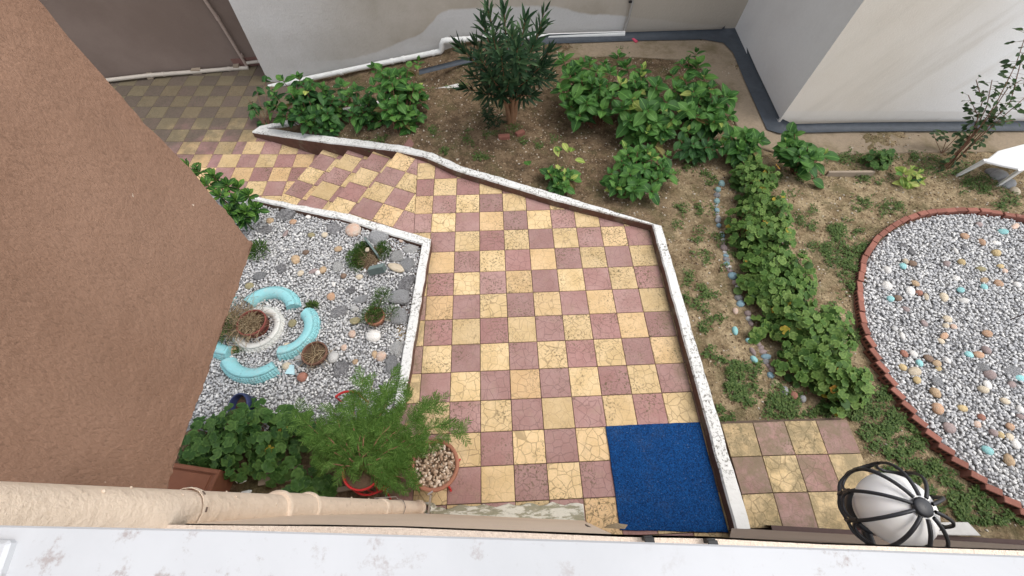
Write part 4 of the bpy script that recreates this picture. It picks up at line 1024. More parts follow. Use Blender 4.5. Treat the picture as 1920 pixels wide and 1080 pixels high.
# ---- pebbles and rocks
PEB = []
for k in range(8):
    v, f = I1; rr = random.Random(k); ph = [rr.uniform(0, 6.28) for _ in range(6)]
    vs = [Vector(p) * (1 + 0.10 * math.sin(2.2 * p[0] + ph[0]) + 0.09 * math.sin(2.6 * p[1] + ph[1]) + 0.05 * math.sin(3 * p[2] + ph[2])) for p in v]
    PEB.append((vs, f))
ROK = []
for k in range(6):
    v, f = I2; rr = random.Random(50 + k); dirs = [Vector((rr.gauss(0, 1), rr.gauss(0, 1), rr.gauss(0, 1))).normalized() for _ in range(9)]
    vs = []
    for p in v:
        p = Vector(p); s_ = 1.0
        for d in dirs: s_ = min(s_, 0.82 / max(0.3, p.dot(d) + 0.05)) if p.dot(d) > 0.62 else s_
        s_ *= 1 + 0.09 * math.sin(7 * p.x + k) * math.sin(6 * p.y) + 0.06 * math.sin(13 * p.z + 9 * p.x)
        vs.append(p * s_)
    ROK.append((vs, f))
_pm = {}
def stone_obj(name, pool, k, m, smooth):
    key = (name, k, m.name)
    if key not in _pm:
        vs, f = pool[k]; me = bpy.data.meshes.new(name); me.from_pydata([tuple(v) for v in vs], [], f); me.materials.append(m)
        me.polygons.foreach_set('use_smooth', [smooth] * len(f)); _pm[key] = me
    return link(bpy.data.objects.new(name, _pm[key]))
def put_stone(px, py, lx, ly, colr, zf, name='pebble', rot=None, h=0.6):
    """lx, ly: full size in photo pixels"""
    p = at(px, py, 0.07); z = zf(p.x, p.y); p = at(px, py, z + 0.01)
    k = (p - CAM).dot(RF) / F_PX
    rock = name == 'rock'
    o = stone_obj(name, ROK if rock else PEB, rnd.randrange(6 if rock else 8), SM[colr + '_rock'] if rock and colr + '_rock' in SM else SM[colr], True)
    sx, sy = lx * k / 2, ly * k / 2 * 1.12
    o.scale = (sx, sy, min(sx, sy) * h); o.location = (p.x, p.y, z + min(sx, sy) * h * (0.0 if rock else 0.10))
    o.rotation_euler = (rnd.uniform(-0.2, 0.2), rnd.uniform(-0.2, 0.2), rot if rot is not None else rnd.uniform(-0.5, 0.5)); return o, p
ORD = ['first', 'second', 'third', 'fourth', 'fifth', 'sixth', 'seventh', 'eighth', 'ninth', 'tenth', 'eleventh', 'twelfth', 'thirteenth', 'fourteenth', 'fifteenth', 'sixteenth', 'seventeenth', 'eighteenth']
NAMEC = dict(white='white', cream='cream', yellow='yellowish', tan='tan', orange='orange', peach='peach pink', red='red brown', brown='dark brown', mauve='mauve grey', dark='dark grey', grey='grey', pale='pale grey', olive='olive', teal='greyish teal painted', turquoise='turquoise painted', blue='dull blue painted')
def label_set(items, where, group, kind='pebble', axis='top'):
    by = {}
    for o, c, px, py in items: by.setdefault(c, []).append((py if axis == 'top' else px, o))
    for c, L in by.items():
        L.sort(key=lambda q: q[0]); n = len(L)
        for i, (_, o) in enumerate(L):
            if n == 1: lab = 'the only %s %s %s' % (NAMEC[c], kind, where)
            elif i == 0: lab = '%smost %s %s %s' % (axis, NAMEC[c], kind, where)
            elif i == n - 1: lab = '%s %s nearest the %s %s' % (NAMEC[c], kind, 'bottom' if axis == 'top' else 'right', where)
            else: lab = '%s %s, %s from the %s %s' % (NAMEC[c], kind, ORD[i], axis, where)
            tag(o, lab, 'rock' if kind == 'rock' else ('stone' if kind == 'stone' else 'pebble'), group)
za = lambda x, y: (1560 + x / 3.858, 380 + y / 3.858)
zb = lambda x, y: (1600 + x / 3.375, 640 + y / 3.375)
round_list = [(za, 1240, 207, 75, 40, 'turquoise'), (za, 518, 457, 55, 45, 'turquoise'), (za, 935, 630, 58, 38, 'turquoise'), (za, 1103, 607, 52, 42, 'turquoise'), (za, 425, 693, 55, 40, 'turquoise'),
    (za, 965, 240, 65, 45, 'orange'), (za, 1090, 283, 45, 52, 'orange'), (za, 605, 580, 58, 50, 'tan'), (za, 635, 650, 50, 42, 'red'), (za, 1210, 578, 72, 46, 'orange'), (za, 1105, 560, 72, 36, 'tan'), (za, 1255, 490, 46, 36, 'peach'), (za, 1225, 458, 48, 32, 'yellow'),
    (za, 815, 965, 75, 40, 'orange'), (za, 1125, 947, 66, 52, 'orange'), (za, 1195, 362, 62, 52, 'yellow'), (za, 943, 428, 52, 46, 'yellow'), (za, 838, 440, 55, 40, 'mauve'), (za, 580, 438, 60, 46, 'brown'), (za, 482, 688, 58, 48, 'brown'), (za, 535, 422, 42, 38, 'cream'),
    (za, 405, 485, 55, 60, 'white'), (za, 400, 597, 75, 58, 'white'), (za, 568, 640, 58, 66, 'white'), (za, 905, 545, 56, 36, 'white'), (za, 815, 683, 58, 66, 'cream'), (za, 955, 708, 62, 42, 'white'), (za, 683, 678, 38, 52, 'cream'), (za, 1332, 168, 68, 34, 'peach'), (za, 1345, 590, 50, 44, 'white'), (za, 900, 345, 38, 50, 'white'),
    (za, 840, 840, 72, 52, 'cream'), (za, 830, 888, 52, 36, 'cream'), (za, 885, 895, 46, 42, 'peach'), (za, 795, 1000, 56, 34, 'cream'), (za, 515, 965, 38, 54, 'white'), (za, 455, 910, 38, 38, 'pale'), (za, 960, 320, 48, 32, 'dark'), (za, 1085, 478, 66, 38, 'olive'), (za, 1195, 290, 58, 34, 'white'), (za, 535, 765, 50, 42, 'mauve'), (za, 672, 870, 46, 50, 'mauve'), (za, 1070, 155, 50, 40, 'mauve'),
    (zb, 735, 82, 58, 40, 'turquoise'), (zb, 422, 137, 46, 40, 'turquoise'), (zb, 855, 690, 72, 52, 'turquoise'), (zb, 1058, 230, 60, 44, 'turquoise'), (zb, 795, 85, 56, 44, 'orange'), (zb, 535, 425, 80, 66, 'orange'), (zb, 1000, 540, 60, 42, 'orange'), (zb, 815, 480, 50, 36, 'red'), (zb, 325, 75, 46, 48, 'red'), (zb, 790, 525, 46, 38, 'peach'),
    (zb, 525, 325, 66, 60, 'tan'), (zb, 845, 50, 54, 50, 'mauve'), (zb, 480, 105, 62, 52, 'brown'), (zb, 990, 750, 66, 66, 'tan'), (zb, 530, 140, 54, 42, 'tan'), (zb, 1062, 475, 46, 36, 'mauve'), (zb, 390, 190, 80, 52, 'cream'), (zb, 315, 160, 54, 40, 'yellow'), (zb, 403, 245, 46, 46, 'yellow'), (zb, 545, 172, 44, 26, 'yellow'), (zb, 697, 422, 62, 42, 'yellow'),
    (zb, 968, 378, 60, 38, 'cream'), (zb, 830, 305, 66, 46, 'cream'), (zb, 935, 593, 48, 38, 'yellow'), (zb, 995, 605, 56, 46, 'cream'), (zb, 1062, 430, 54, 46, 'white'), (zb, 385, 75, 58, 38, 'white'), (zb, 850, 275, 50, 56, 'white'), (zb, 1035, 650, 58, 48, 'white'), (zb, 600, 120, 40, 36, 'white'), (zb, 868, 210, 76, 56, 'mauve'), (zb, 605, 547, 78, 62, 'mauve'), (zb, 1010, 272, 58, 40, 'mauve'), (zb, 893, 578, 52, 44, 'mauve')]
items = []
for fz, x, y, w_, h_, c in round_list:
    s_ = 3.858 if fz is za else 3.375; px, py = fz(x, y); o, p = put_stone(px, py, w_ / s_, h_ / s_, c, lambda a, b: rz_(a, b) + 0.012); items.append((o, c, px, py))
label_set(items, 'in the round gravel bed', 'coloured pebbles in the round bed')
items = []
for x, y, w_, h_ in ((820, 165, 92, 66), (1005, 190, 110, 70), (535, 255, 84, 62), (560, 490, 60, 46), (150 + 350, 100 - 60, 40, 30)):
    px, py = zb(x, y); o, p = put_stone(px, py, w_ / 3.375, h_ / 3.375, 'grey', lambda a, b: rz_(a, b) + 0.005, 'rock'); items.append((o, 'grey', px, py))
for x, y, w_, h_ in ((520, 310, 70, 50), (575, 355, 70, 66)):
    px, py = za(x, y); o, p = put_stone(px, py, w_ / 3.858, h_ / 3.858, 'dark', lambda a, b: rz_(a, b), 'rock'); items.append((o, 'dark', px, py))
label_set(items, 'in the round gravel bed', 'rough rocks in the round bed', 'rock')

zc = lambda x, y: (340 + x / 3, 360 + y / 3)
left_list = [(712, 137, 36, 24, 'white'), (625, 165, 46, 34, 'orange'), (495, 160, 40, 36, 'tan'), (585, 230, 26, 44, 'mauve'), (728, 240, 42, 30, 'olive'), (803, 240, 38, 30, 'cream'), (880, 318, 46, 34, 'tan'), (640, 380, 56, 54, 'tan'), (1240, 270, 36, 24, 'peach'), (700, 338, 42, 30, 'brown'), (797, 437, 46, 44, 'tan'), (766, 453, 34, 32, 'white'), (667, 456, 36, 36, 'cream'), (740, 442, 62, 26, 'mauve'),
    (840, 590, 46, 46, 'orange'), (970, 655, 50, 34, 'pale'), (972, 725, 66, 42, 'olive'), (960, 798, 42, 42, 'peach'), (912, 875, 36, 36, 'peach'), (1122, 925, 58, 54, 'peach'), (1086, 915, 34, 44, 'tan'), (976, 953, 34, 34, 'tan'), (592, 975, 56, 40, 'cream'), (680, 1040, 62, 54, 'red'), (1000, 476, 42, 30, 'cream'), (912, 470, 36, 34, 'brown'), (620, 738, 44, 46, 'olive'), (380, 527, 48, 38, 'olive'), (855, 515, 22, 28, 'white'), (1205, 425, 108, 50, 'cream'), (278, 888, 68, 48, 'tan'), (590, 875, 52, 50, 'cream'), (672, 935, 68, 46, 'pale')]
items = []
for x, y, w_, h_, c in left_list:
    px, py = zc(x, y); o, p = put_stone(px, py, w_ / 3, h_ / 3, c, lambda a, b: bedz(a, b) + 0.012); items.append((o, c, px, py))
label_set(items, 'in the left gravel bed', 'coloured pebbles in the left bed')
for x, y, w_, h_, c, lab in ((965, 212, 92, 84, 'peach', 'big peach and cream stone against the kerb at the bed top'), (1080, 805, 92, 62, 'white', 'big flat white stone below the small terracotta pot'), (850, 930, 66, 62, 'pale', 'speckled pale round stone beside the brown pot of dead grass')):
    px, py = zc(x, y); o, p = put_stone(px, py, w_ / 3, h_ / 3, c, lambda a, b: bedz(a, b) + 0.015, 'stone'); tag(o, lab, 'stone')
items = []
for x, y, w_, h_, c in ((590, 125, 130, 84, 'dark'), (1112, 252, 120, 110, 'grey'), (1270, 412, 100, 90, 'grey'), (1268, 518, 100, 110, 'dark'), (1228, 590, 150, 100, 'grey'), (1225, 700, 120, 100, 'grey'), (1215, 880, 96, 90, 'pale'), (1190, 975, 96, 120, 'grey'), (1215, 362, 90, 76, 'pale'), (670, 950, 72, 62, 'grey'), (862, 205, 90, 72, 'dark'), (885, 675, 108, 74, 'dark'), (880, 420, 72, 66, 'pale'), (950, 552, 62, 52, 'dark'), (1010, 600, 84, 56, 'grey'), (1290, 320, 90, 60, 'pale'), (470, 215, 90, 60, 'dark'), (560, 430, 80, 60, 'dark'), (440, 470, 80, 60, 'grey'), (790, 960, 60, 60, 'grey'), (900, 1000, 90, 110, 'dark')):
    px, py = zc(x, y); o, p = put_stone(px, py, w_ / 3, h_ / 3, c, lambda a, b: bedz(a, b), 'rock', h=0.55); items.append((o, c, px, py))
label_set(items, 'in the left gravel bed', 'rough rocks in the left bed', 'rock')
p = at(545, 695, 0.06); o = MB().add([(-0.05, -0.03, 0), (0.05, -0.045, 0.005), (0.03, 0.05, 0.02), (-0.02, 0.06, 0.01), (-0.05, -0.03, -0.012), (0.05, -0.045, -0.01), (0.03, 0.05, 0.005), (-0.02, 0.06, -0.004)], [(0, 1, 2, 3), (7, 6, 5, 4), (0, 4, 5, 1), (1, 5, 6, 2), (2, 6, 7, 3), (3, 7, 4, 0)]).build('plastic_shard', simple('pale_blue_plastic', (0.45, 0.66, 0.70), 0.5), None, (p.x, p.y, 0.065)); tag(o, 'pale blue plastic shard on the gravel below the tyre flower', 'shard')

# row of border stones
zd = lambda x, y: (1300 + x / 4.5, 320 + y / 4.5); ze = lambda x, y: (1300 + x / 4.5, 540 + y / 4.5)
row = [(zd, 240, 105, 66, 50, 'teal'), (zd, 208, 160, 66, 44, 'teal'), (zd, 200, 205, 66, 46, 'dark'), (zd, 200, 257, 60, 50, 'teal'), (zd, 195, 290, 50, 22, 'grey'), (zd, 200, 330, 52, 44, 'blue'), (zd, 205, 360, 50, 22, 'grey'), (zd, 212, 390, 48, 30, 'pale'), (zd, 207, 420, 66, 42, 'grey'), (zd, 218, 462, 50, 36, 'blue'), (zd, 240, 525, 50, 32, 'grey'), (zd, 250, 550, 46, 36, 'blue'), (zd, 252, 582, 48, 24, 'pale'), (zd, 258, 610, 50, 26, 'mauve'), (zd, 258, 645, 70, 52, 'mauve'), (zd, 272, 688, 56, 26, 'pale'), (zd, 276, 712, 60, 28, 'blue'), (zd, 280, 745, 70, 40, 'dark'), (zd, 285, 782, 70, 34, 'teal'), (zd, 300, 808, 72, 26, 'pale'), (zd, 308, 838, 72, 40, 'mauve'), (zd, 330, 888, 105, 56, 'blue'),
    (zd, 355, 945, 60, 44, 'mauve'), (zd, 375, 980, 52, 36, 'pale'), (ze, 390, 35, 56, 30, 'pale'), (ze, 385, 80, 90, 48, 'dark'), (ze, 400, 132, 84, 50, 'blue'), (ze, 357, 192, 52, 54, 'peach'), (ze, 462, 215, 64, 46, 'mauve'), (ze, 470, 258, 62, 44, 'pale'), (ze, 490, 300, 50, 44, 'mauve'), (ze, 565, 412, 42, 50, 'blue'), (ze, 555, 475, 52, 42, 'mauve'), (ze, 575, 505, 66, 32, 'mauve'), (ze, 585, 538, 76, 34, 'mauve'), (ze, 506, 535, 48, 70, 'mauve'), (ze, 612, 580, 94, 42, 'blue'), (ze, 612, 620, 76, 40, 'dark'), (ze, 635, 655, 40, 38, 'mauve'), (ze, 662, 688, 66, 46, 'mauve'), (ze, 655, 735, 72, 50, 'blue'), (ze, 690, 805, 90, 60, 'olive'), (ze, 772, 868, 64, 72, 'grey'), (ze, 848, 908, 84, 66, 'red'), (ze, 925, 935, 66, 50, 'grey'), (ze, 352, 360, 62, 66, 'turquoise'), (ze, 470, 443, 58, 44, 'turquoise'), (ze, 518, 603, 58, 66, 'turquoise')]
items = []
for fz, x, y, w_, h_, c in row:
    px, py = fz(x, y); o, p = put_stone(px, py, w_ / 4.5 * .9, h_ / 4.5 * 1.1, c, lambda a, b: soil(a, b) + 0.0, 'border_stone', h=0.8); items.append((o, c, px, py))
label_set(items, 'in the row of stones by the geraniums', 'border stones along the geranium hedge', 'stone')

# ---- tyre flower
def circ3(a, b, c):
    ax_, ay, bx_, by, cx, cy = a.x, a.y, b.x, b.y, c.x, c.y
    d = 2 * (ax_ * (by - cy) + bx_ * (cy - ay) + cx * (ay - by))
    ux = ((ax_ ** 2 + ay ** 2) * (by - cy) + (bx_ ** 2 + by ** 2) * (cy - ay) + (cx ** 2 + cy ** 2) * (ay - by)) / d
    uy = ((ax_ ** 2 + ay ** 2) * (cx - bx_) + (bx_ ** 2 + by ** 2) * (ax_ - cx) + (cx ** 2 + cy ** 2) * (bx_ - ax_)) / d
    return Vector((ux, uy)), math.hypot(ax_ - ux, ay - uy)
def tyre_arc(mb, C_, Rr, a0, a1, wd, ht, z0, closed=False, groove=0.006, seg=48, nblk=0):
    # cross-section: outer tread with grooves, rounded shoulder, side wall to the inner bead
    sec = []
    for (rad, z) in ((0.50, -0.2), (0.52, 0.20), (0.50, 0.34), (0.455, 0.36), (0.45, 0.44), (0.47, 0.46), (0.44, 0.60), (0.40, 0.61), (0.385, 0.68), (0.40, 0.70), (0.33, 0.82), (0.29, 0.82), (0.27, 0.87), (0.27, 0.90), (0.12, 0.985), (0.0, 1.0), (-0.15, 0.97), (-0.30, 0.87), (-0.42, 0.68), (-0.49, 0.45), (-0.50, 0.2), (-0.47, -0.2)):
        sec.append((rad * wd, z * ht))
    ns = len(sec); vs = []; fs = []; n = seg
    for i in range(n + (0 if closed else 1)):
        a = a0 + (a1 - a0) * i / n; ca, sa = math.cos(a), math.sin(a)
        for j, (r_, z) in enumerate(sec):
            rr = Rr + r_ - (0.008 if (nblk and 1 <= j <= 12 and (i % 2 == 0)) else 0)
            vs.append((C_.x + rr * ca, C_.y + rr * sa, z0 + z))
    m_ = n if closed else n + 1
    for i in range(n):
        for j in range(ns - 1):
            a_, b_ = i * ns, ((i + 1) % m_) * ns; fs.append((a_ + j, b_ + j, b_ + j + 1, a_ + j + 1))
    k0 = len(mb.sm); mb.add(vs, fs, 0, True)
    for q_ in range(len(fs)):
        if q_ % (ns - 1) < 13: mb.sm[k0 + q_] = False
    if not closed: mb.add(vs[:ns], [tuple(range(ns))]); mb.add(vs[-ns:], [tuple(range(ns - 1, -1, -1))])
arcs = [((463, 566), (510, 545), (548, 573), 'turquoise half tyre curving over the top of the tyre flower'), ((572, 583), (575, 628), (522, 659), 'turquoise half tyre on the right side of the tyre flower'), ((514, 686), (462, 702), (423, 676), 'turquoise half tyre along the bottom of the tyre flower'), ((428, 660), (400, 652), (378, 620), 'turquoise half tyre at the lower left, mostly behind the stucco bay'), ((380, 600), (398, 572), (432, 562), 'turquoise half tyre at the upper left, worn and partly behind the stucco bay')]
for pa, pb_, pc_, lab in arcs:
    A_, B_, C3 = at(*pa, .11), at(*pb_, .11), at(*pc_, .11)
    cc, rr = circ3(A_, B_, C3)
    f_ = lambda p: math.atan2(p.y - cc.y, p.x - cc.x)
    a0, am, a1 = f_(A_), f_(B_), f_(C3)
    while am > a0: am -= 2 * math.pi
    while a1 > am: a1 -= 2 * math.pi
    mbx = MB(); base = Vector((cc.x, cc.y))
    tyre_arc(mbx, Vector((0, 0)), rr, a1, a0, 0.155, 0.115, 0, nblk=1)
    o = mbx.build('half_tyre', M['tyre_blue'], None, (cc.x, cc.y, 0.025)); tag(o, lab, 'tyre', 'turquoise half tyres laid as flower petals')
TC = at(478, 610, 0.1)
mbx = MB(); tyre_arc(mbx, Vector((0, 0)), 0.215, 0, 2 * math.pi, 0.115, 0.11, 0, True, seg=80, nblk=1)
o = mbx.build('white_tyre', M['tyre_white'], None, (TC.x + 0.02, TC.y - 0.02, 0.0)); tag(o, 'white painted tyre round the middle pot of the tyre flower', 'tyre')

def pot(name, loc, r_top, r_bot, h, m, lab, soil_m=M['pot_soil'], tilt=(0, 0), soil_d=0.03, rim=0.012):
    root = empty(name, loc, lab, 'pot'); root.rotation_euler = (tilt[0], tilt[1], 0)
    MB().lathe([(0.002, 0), (r_bot, 0), (r_top - rim * 0.3, h - 0.05), (r_top + rim * 0.6, h - 0.05), (r_top + rim * 0.7, h - 0.004), (r_top + rim * 0.5, h), (r_top - rim * 0.4, h), (r_top - rim * 0.6, h - 0.01), (r_top - rim, h - soil_d - 0.03)], seg=32).build('body', m, root)
    MB().lathe([(0.001, h - soil_d + 0.004), (r_top * 0.5, h - soil_d + 0.003), (r_top - rim * 0.7, h - soil_d)], seg=24).build('soil', soil_m, root)
    return root
def straws(mb, c, n, rad, length, up=0.5, r=0.0022, droop=0.5, seed=1):
    rr = random.Random(seed)
    for k in range(n):
        a = rr.uniform(0, 6.283); q_ = rr.random() ** 0.5 * rad; p = Vector(c) + Vector((q_ * math.cos(a), q_ * math.sin(a), 0))
        b = rr.uniform(0, 6.283); d = Vector((math.cos(b), math.sin(b), rr.uniform(0.1, up * 2))).normalized(); L_ = length * rr.uniform(0.5, 1.1)
        p1 = p + d * L_ * 0.5; p2 = p1 + (d + Vector((rr.uniform(-.5, .5), rr.uniform(-.5, .5), -droop * 2 * rr.random()))).normalized() * L_ * 0.5
        mb.tube([p, p1, p2], [r, r * 0.8, r * 0.4], 3, caps=False)
def needles(mb, c, rad, n, ln, seed, squash=0.7, w_=0.0035, nseg=2):
    """small upright tufts filling a low cushion"""
    rr = random.Random(seed)
    for k in range(n):
        d = Vector((rr.gauss(0, 1), rr.gauss(0, 1), abs(rr.gauss(0, 1)) + 0.15)).normalized(); q_ = rr.random() ** 0.4
        p = Vector(c) + Vector((d.x * rad * q_, d.y * rad * q_, d.z * rad * q_ * squash))
        dd = (d + Vector((rr.gauss(0, .5), rr.gauss(0, .5), rr.gauss(0.2, .4)))).normalized(); s_ = dd.orthogonal().normalized(); s_ = (Matrix.Rotation(rr.uniform(0, 6.28), 3, dd) @ s_) * w_
        L_ = ln * rr.uniform(0.6, 1.2)
        mb.add([p - s_, p + s_, p + dd * L_ * 0.6 + s_ * 0.9, p + dd * L_, p + dd * L_ * 0.6 - s_ * 0.9], [(0, 1, 2, 4), (4, 2, 3)])

# pot inside the white tyre with dead grass spilling over
cp = Vector((TC.x, TC.y, 0.03))
p_ = pot('red_pot', cp, 0.142, 0.12, 0.15, M['terracotta_red'], 'dull red pot of dead straw standing inside the white tyre', soil_d=0.09)
pl_ = empty('dead_grass', cp + Vector((0, 0, 0.11)), 'tangle of dry straw stems spilling from the red pot in the tyre', 'plant')
mbx = MB(); straws(mbx, (0.0, 0.0, 0), 90, 0.12, 0.22, 0.25, 0.0034, 0.5, 3); straws(mbx, (-0.17, 0.03, 0.0), 260, 0.17, 0.28, 0.5, 0.0024, 0.6, 4); mbx.build('straw', M['straw'], pl_)['kind'] = 'stuff'
mbx = MB(); needles(mbx, (-0.26, -0.03, -0.04), 0.17, 620, 0.055, 5, 0.6, 0.0030); needles(mbx, (-0.10, -0.24, -0.08), 0.07, 120, 0.04, 6, 0.6, 0.003); mbx.build('foliage', LM['jun'], pl_)['kind'] = 'stuff'
# brown pot with dead grass
c = at(596, 668, 0.06); p_ = pot('brown_pot', Vector((c.x, c.y, 0.03)), 0.118, 0.09, 0.13, M['pot_brown'], 'small brown pot of dead grass on the gravel', soil_d=0.04)
pl_ = empty('dead_grass', (c.x, c.y, 0.13), 'dead yellow straws drooping from the small brown pot', 'plant'); mbx = MB(); straws(mbx, (0, -0.03, 0), 50, 0.07, 0.20, 0.25, 0.0032, 0.6, 9); mbx.build('straw', M['straw'], pl_)['kind'] = 'stuff'
# little terracotta pot with a juniper
c = at(706, 598, 0.08); p_ = pot('terracotta_pot', Vector((c.x, c.y, 0.03)), 0.095, 0.07, 0.13, M['terracotta'], 'small terracotta pot with a wispy conifer in the gravel', soil_d=0.02)
pl_ = empty('dwarf_conifer', (c.x, c.y, 0.14), 'wispy dwarf conifer growing from the small terracotta pot', 'plant')
mbx = MB(); needles(mbx, (-0.03, 0.0, 0.0), 0.11, 420, 0.05, 12, 0.6, 0.0022); needles(mbx, (0.07, 0.20, 0.05), 0.10, 380, 0.05, 13, 0.7, 0.0022); needles(mbx, (0.17, 0.03, 0.0), 0.09, 220, 0.045, 14, 0.6, 0.0022); needles(mbx, (0.02, 0.1, 0.03), 0.08, 220, 0.045, 15, 0.6, 0.0022); mbx.build('foliage', LM['jun'], pl_)['kind'] = 'stuff'
mbx = MB(); mbx.tube([(0, 0, -0.02), (0.03, 0.1, 0.03), (0.07, 0.2, 0.06)], [0.006, 0.005, 0.003], 6).tube([(0, 0, -0.02), (0.17, 0.03, 0.0)], 0.004, 6); straws(mbx, (0.02, -0.02, 0.0), 40, 0.06, 0.12, 0.4, 0.0018, 0.4, 16); mbx.build('stem', M['straw'], pl_)
# slate trough with creeping juniper
c = at(688, 480, 0.06); tr = empty('slate_planter', (c.x, c.y, 0.03), 'low planter of slate pieces round a creeping juniper', 'planter')
sl1 = [at(684, 446, .14), at(708, 478, .14)]
MB().box((0, 0, 0), ((sl1[1] - sl1[0]).length, 0.02, 0.16), math.atan2(sl1[1].y - sl1[0].y, sl1[1].x - sl1[0].x)).build('slate_piece', M['slate'], tr, (sl1[0] + sl1[1]) / 2 - Vector((c.x, c.y, 0.03 + 0.07)))
MB().prism([(-0.09, -0.05), (0.07, -0.01), (0.09, 0.045), (-0.07, 0.005)], 0, 0.12, bev=0.006).build('slate_piece', M['slate'], tr, at(709, 508, .1) - Vector((c.x, c.y, 0.05)))
MB().lathe([(0.001, 0.05), (0.12, 0.045), (0.2, 0.0)], seg=18).build('soil', M['pot_soil'], tr)
pl_ = empty('creeping_juniper', (c.x, c.y, 0.05), 'creeping green juniper with a brown middle inside the slate planter', 'plant')
mbx = MB(); needles(mbx, (-0.10, -0.02, 0), 0.14, 800, 0.035, 21, 0.6, 0.003); needles(mbx, (-0.07, 0.11, 0), 0.10, 420, 0.035, 22, 0.6, 0.003); needles(mbx, (0.19, 0.03, 0.0), 0.10, 420, 0.035, 23, 0.7, 0.003); needles(mbx, (0.17, 0.13, 0.0), 0.08, 240, 0.035, 24, 0.7, 0.003); needles(mbx, (-0.09, -0.13, 0.0), 0.09, 260, 0.035, 25, 0.6, 0.003); mbx.build('foliage', LM['jun'], pl_)['kind'] = 'stuff'
mbx = MB(); straws(mbx, (0.04, -0.03, 0.03), 160, 0.12, 0.09, 0.6, 0.002, 0.3, 26); mbx.build('dead_twigs', M['straw'], pl_)['kind'] = 'stuff'
o, p = put_stone(688, 467, 9, 9, 'cream', lambda a, b: 0.13, 'pebble'); tag(o, 'round cream pebble resting among the creeping juniper', 'pebble')
# small weed in gravel
c = at(585, 573, 0.06); mbx = MB(); needles(mbx, (0, 0, 0), 0.06, 130, 0.045, 31, 0.6, 0.006); o = mbx.build('weed_tuft', LM['weed'], None, (c.x, c.y, 0.05)); tag(o, 'tiny green weed tuft in the gravel beside the turquoise tyre', 'weed')
# blue pot lying half under the geranium
c = at(466, 760, 0.07); bpot = pot('blue_pot', Vector((c.x, c.y, 0.02)), 0.115, 0.09, 0.15, M['blue_pot'], 'dark blue plastic pot tilted against the bottom left geranium', soil_d=0.07, tilt=(0.2, -0.35))

# ================================================================== PLANTS
def leaf_mesh(name, m, nx_=5, w_=0.5, fold=0.10, curl=0.22, shape='ovate', seed=0):
    """unit-length leaf along +x, base at the origin"""
    rr = random.Random(seed); vs = []; fs = []
    for i in range(nx_ + 1):
        t = i / nx_
        if shape == 'ovate': hw = w_ * 0.5 * (math.sin(math.pi * min(1, t ** 0.8)) ** 0.8) * (1.0 if t < .5 else 1.0)
        elif shape == 'lance': hw = w_ * 0.5 * math.sin(math.pi * t ** 0.9) ** 0.75
        elif shape == 'obov': hw = w_ * 0.5 * math.sin(math.pi * t ** 1.35) ** 0.7
        hw = max(hw, 0.012 if i == 0 else 0.002)
        zc_ = -curl * (t ** 2) + 0.10 * t
        wv = 0.02 * math.sin(5 * t + seed)
        vs += [(t, -hw, zc_ + fold * hw * 2 + wv), (t, -hw * 0.5, zc_ + fold * hw * 0.8), (t, 0, zc_), (t, hw * 0.5, zc_ + fold * hw * 0.8), (t, hw, zc_ + fold * hw * 2 - wv)]
    for i in range(nx_):
        for k in range(4): fs.append((5 * i + k, 5 * i + k + 1, 5 * i + 6 + k, 5 * i + 5 + k))
    me = MB().add(vs, fs, 0, True).mesh(name, m); return me
def ger_mesh(name, m, seed=0):
    rr = random.Random(seed); n = 20; vs = [(0, 0, 0)]; fs = []
    for ring, rad in ((1, 0.28), (2, 0.5)):
        for k in range(n):
            a = 2 * math.pi * (k + 0.5) / n + math.pi
            lob = 1 + (0.09 * math.cos(6 * a + seed) + (0.05 if k % 2 else -0.05)) * (ring - 1)
            notch = 0.55 if ring == 2 and k in (0, n - 1) else 1.0
            r_ = rad * lob * (notch if ring == 2 else (0.75 if k in (0, n - 1) else 1))
            z = (0.03 if ring == 1 else 0.05) + (0.06 * math.sin(5 * a + seed) + rr.uniform(-.03, .03)) * (ring - 1) + (0.0 if ring == 1 else -0.02)
            vs.append((r_ * math.cos(a), r_ * math.sin(a), z))
    for k in range(n):
        k2 = (k + 1) % n
        if k == n - 1: continue
        fs.append((0, 1 + k, 1 + k2)); fs.append((1 + k, 1 + n + k, 1 + n + k2, 1 + k2))
    return MB().add(vs, fs, 0, True).mesh(name, m)
HYD = [leaf_mesh('hydrangea_leaf', LM['hyd'], 5, 0.70, 0.10, 0.28, 'ovate', k) for k in range(3)]
HYDD = [leaf_mesh('hydrangea_leaf', LM['hydd'], 5, 0.68, 0.12, 0.34, 'ovate', k) for k in range(3)]
HYDB = [leaf_mesh('hydrangea_leaf', LM['hydb'], 5, 0.5, 0.2, 0.5, 'ovate', k) for k in range(2)]
HYDY = [leaf_mesh('hydrangea_leaf', LM['hydy'], 5, 0.58, 0.12, 0.25, 'ovate', k) for k in range(2)]
OLE = [leaf_mesh('oleander_leaf', LM['ole'], 4, 0.215, 0.15, 0.12, 'lance', k) for k in range(3)]
PIT = [leaf_mesh('shrub_leaf', LM['pit'], 5, 0.48, 0.08, 0.16, 'obov', k) for k in range(3)]
GER = [ger_mesh('geranium_leaf', LM['ger'], k) for k in range(4)]
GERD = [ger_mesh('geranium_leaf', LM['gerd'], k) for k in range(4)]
GERY = [ger_mesh('geranium_leaf', LM['gery'], k) for k in range(2)]
ROSE = [leaf_mesh('rose_leaf', LM['rose'], 4, 0.55, 0.08, 0.10, 'ovate', k) for k in range(2)]
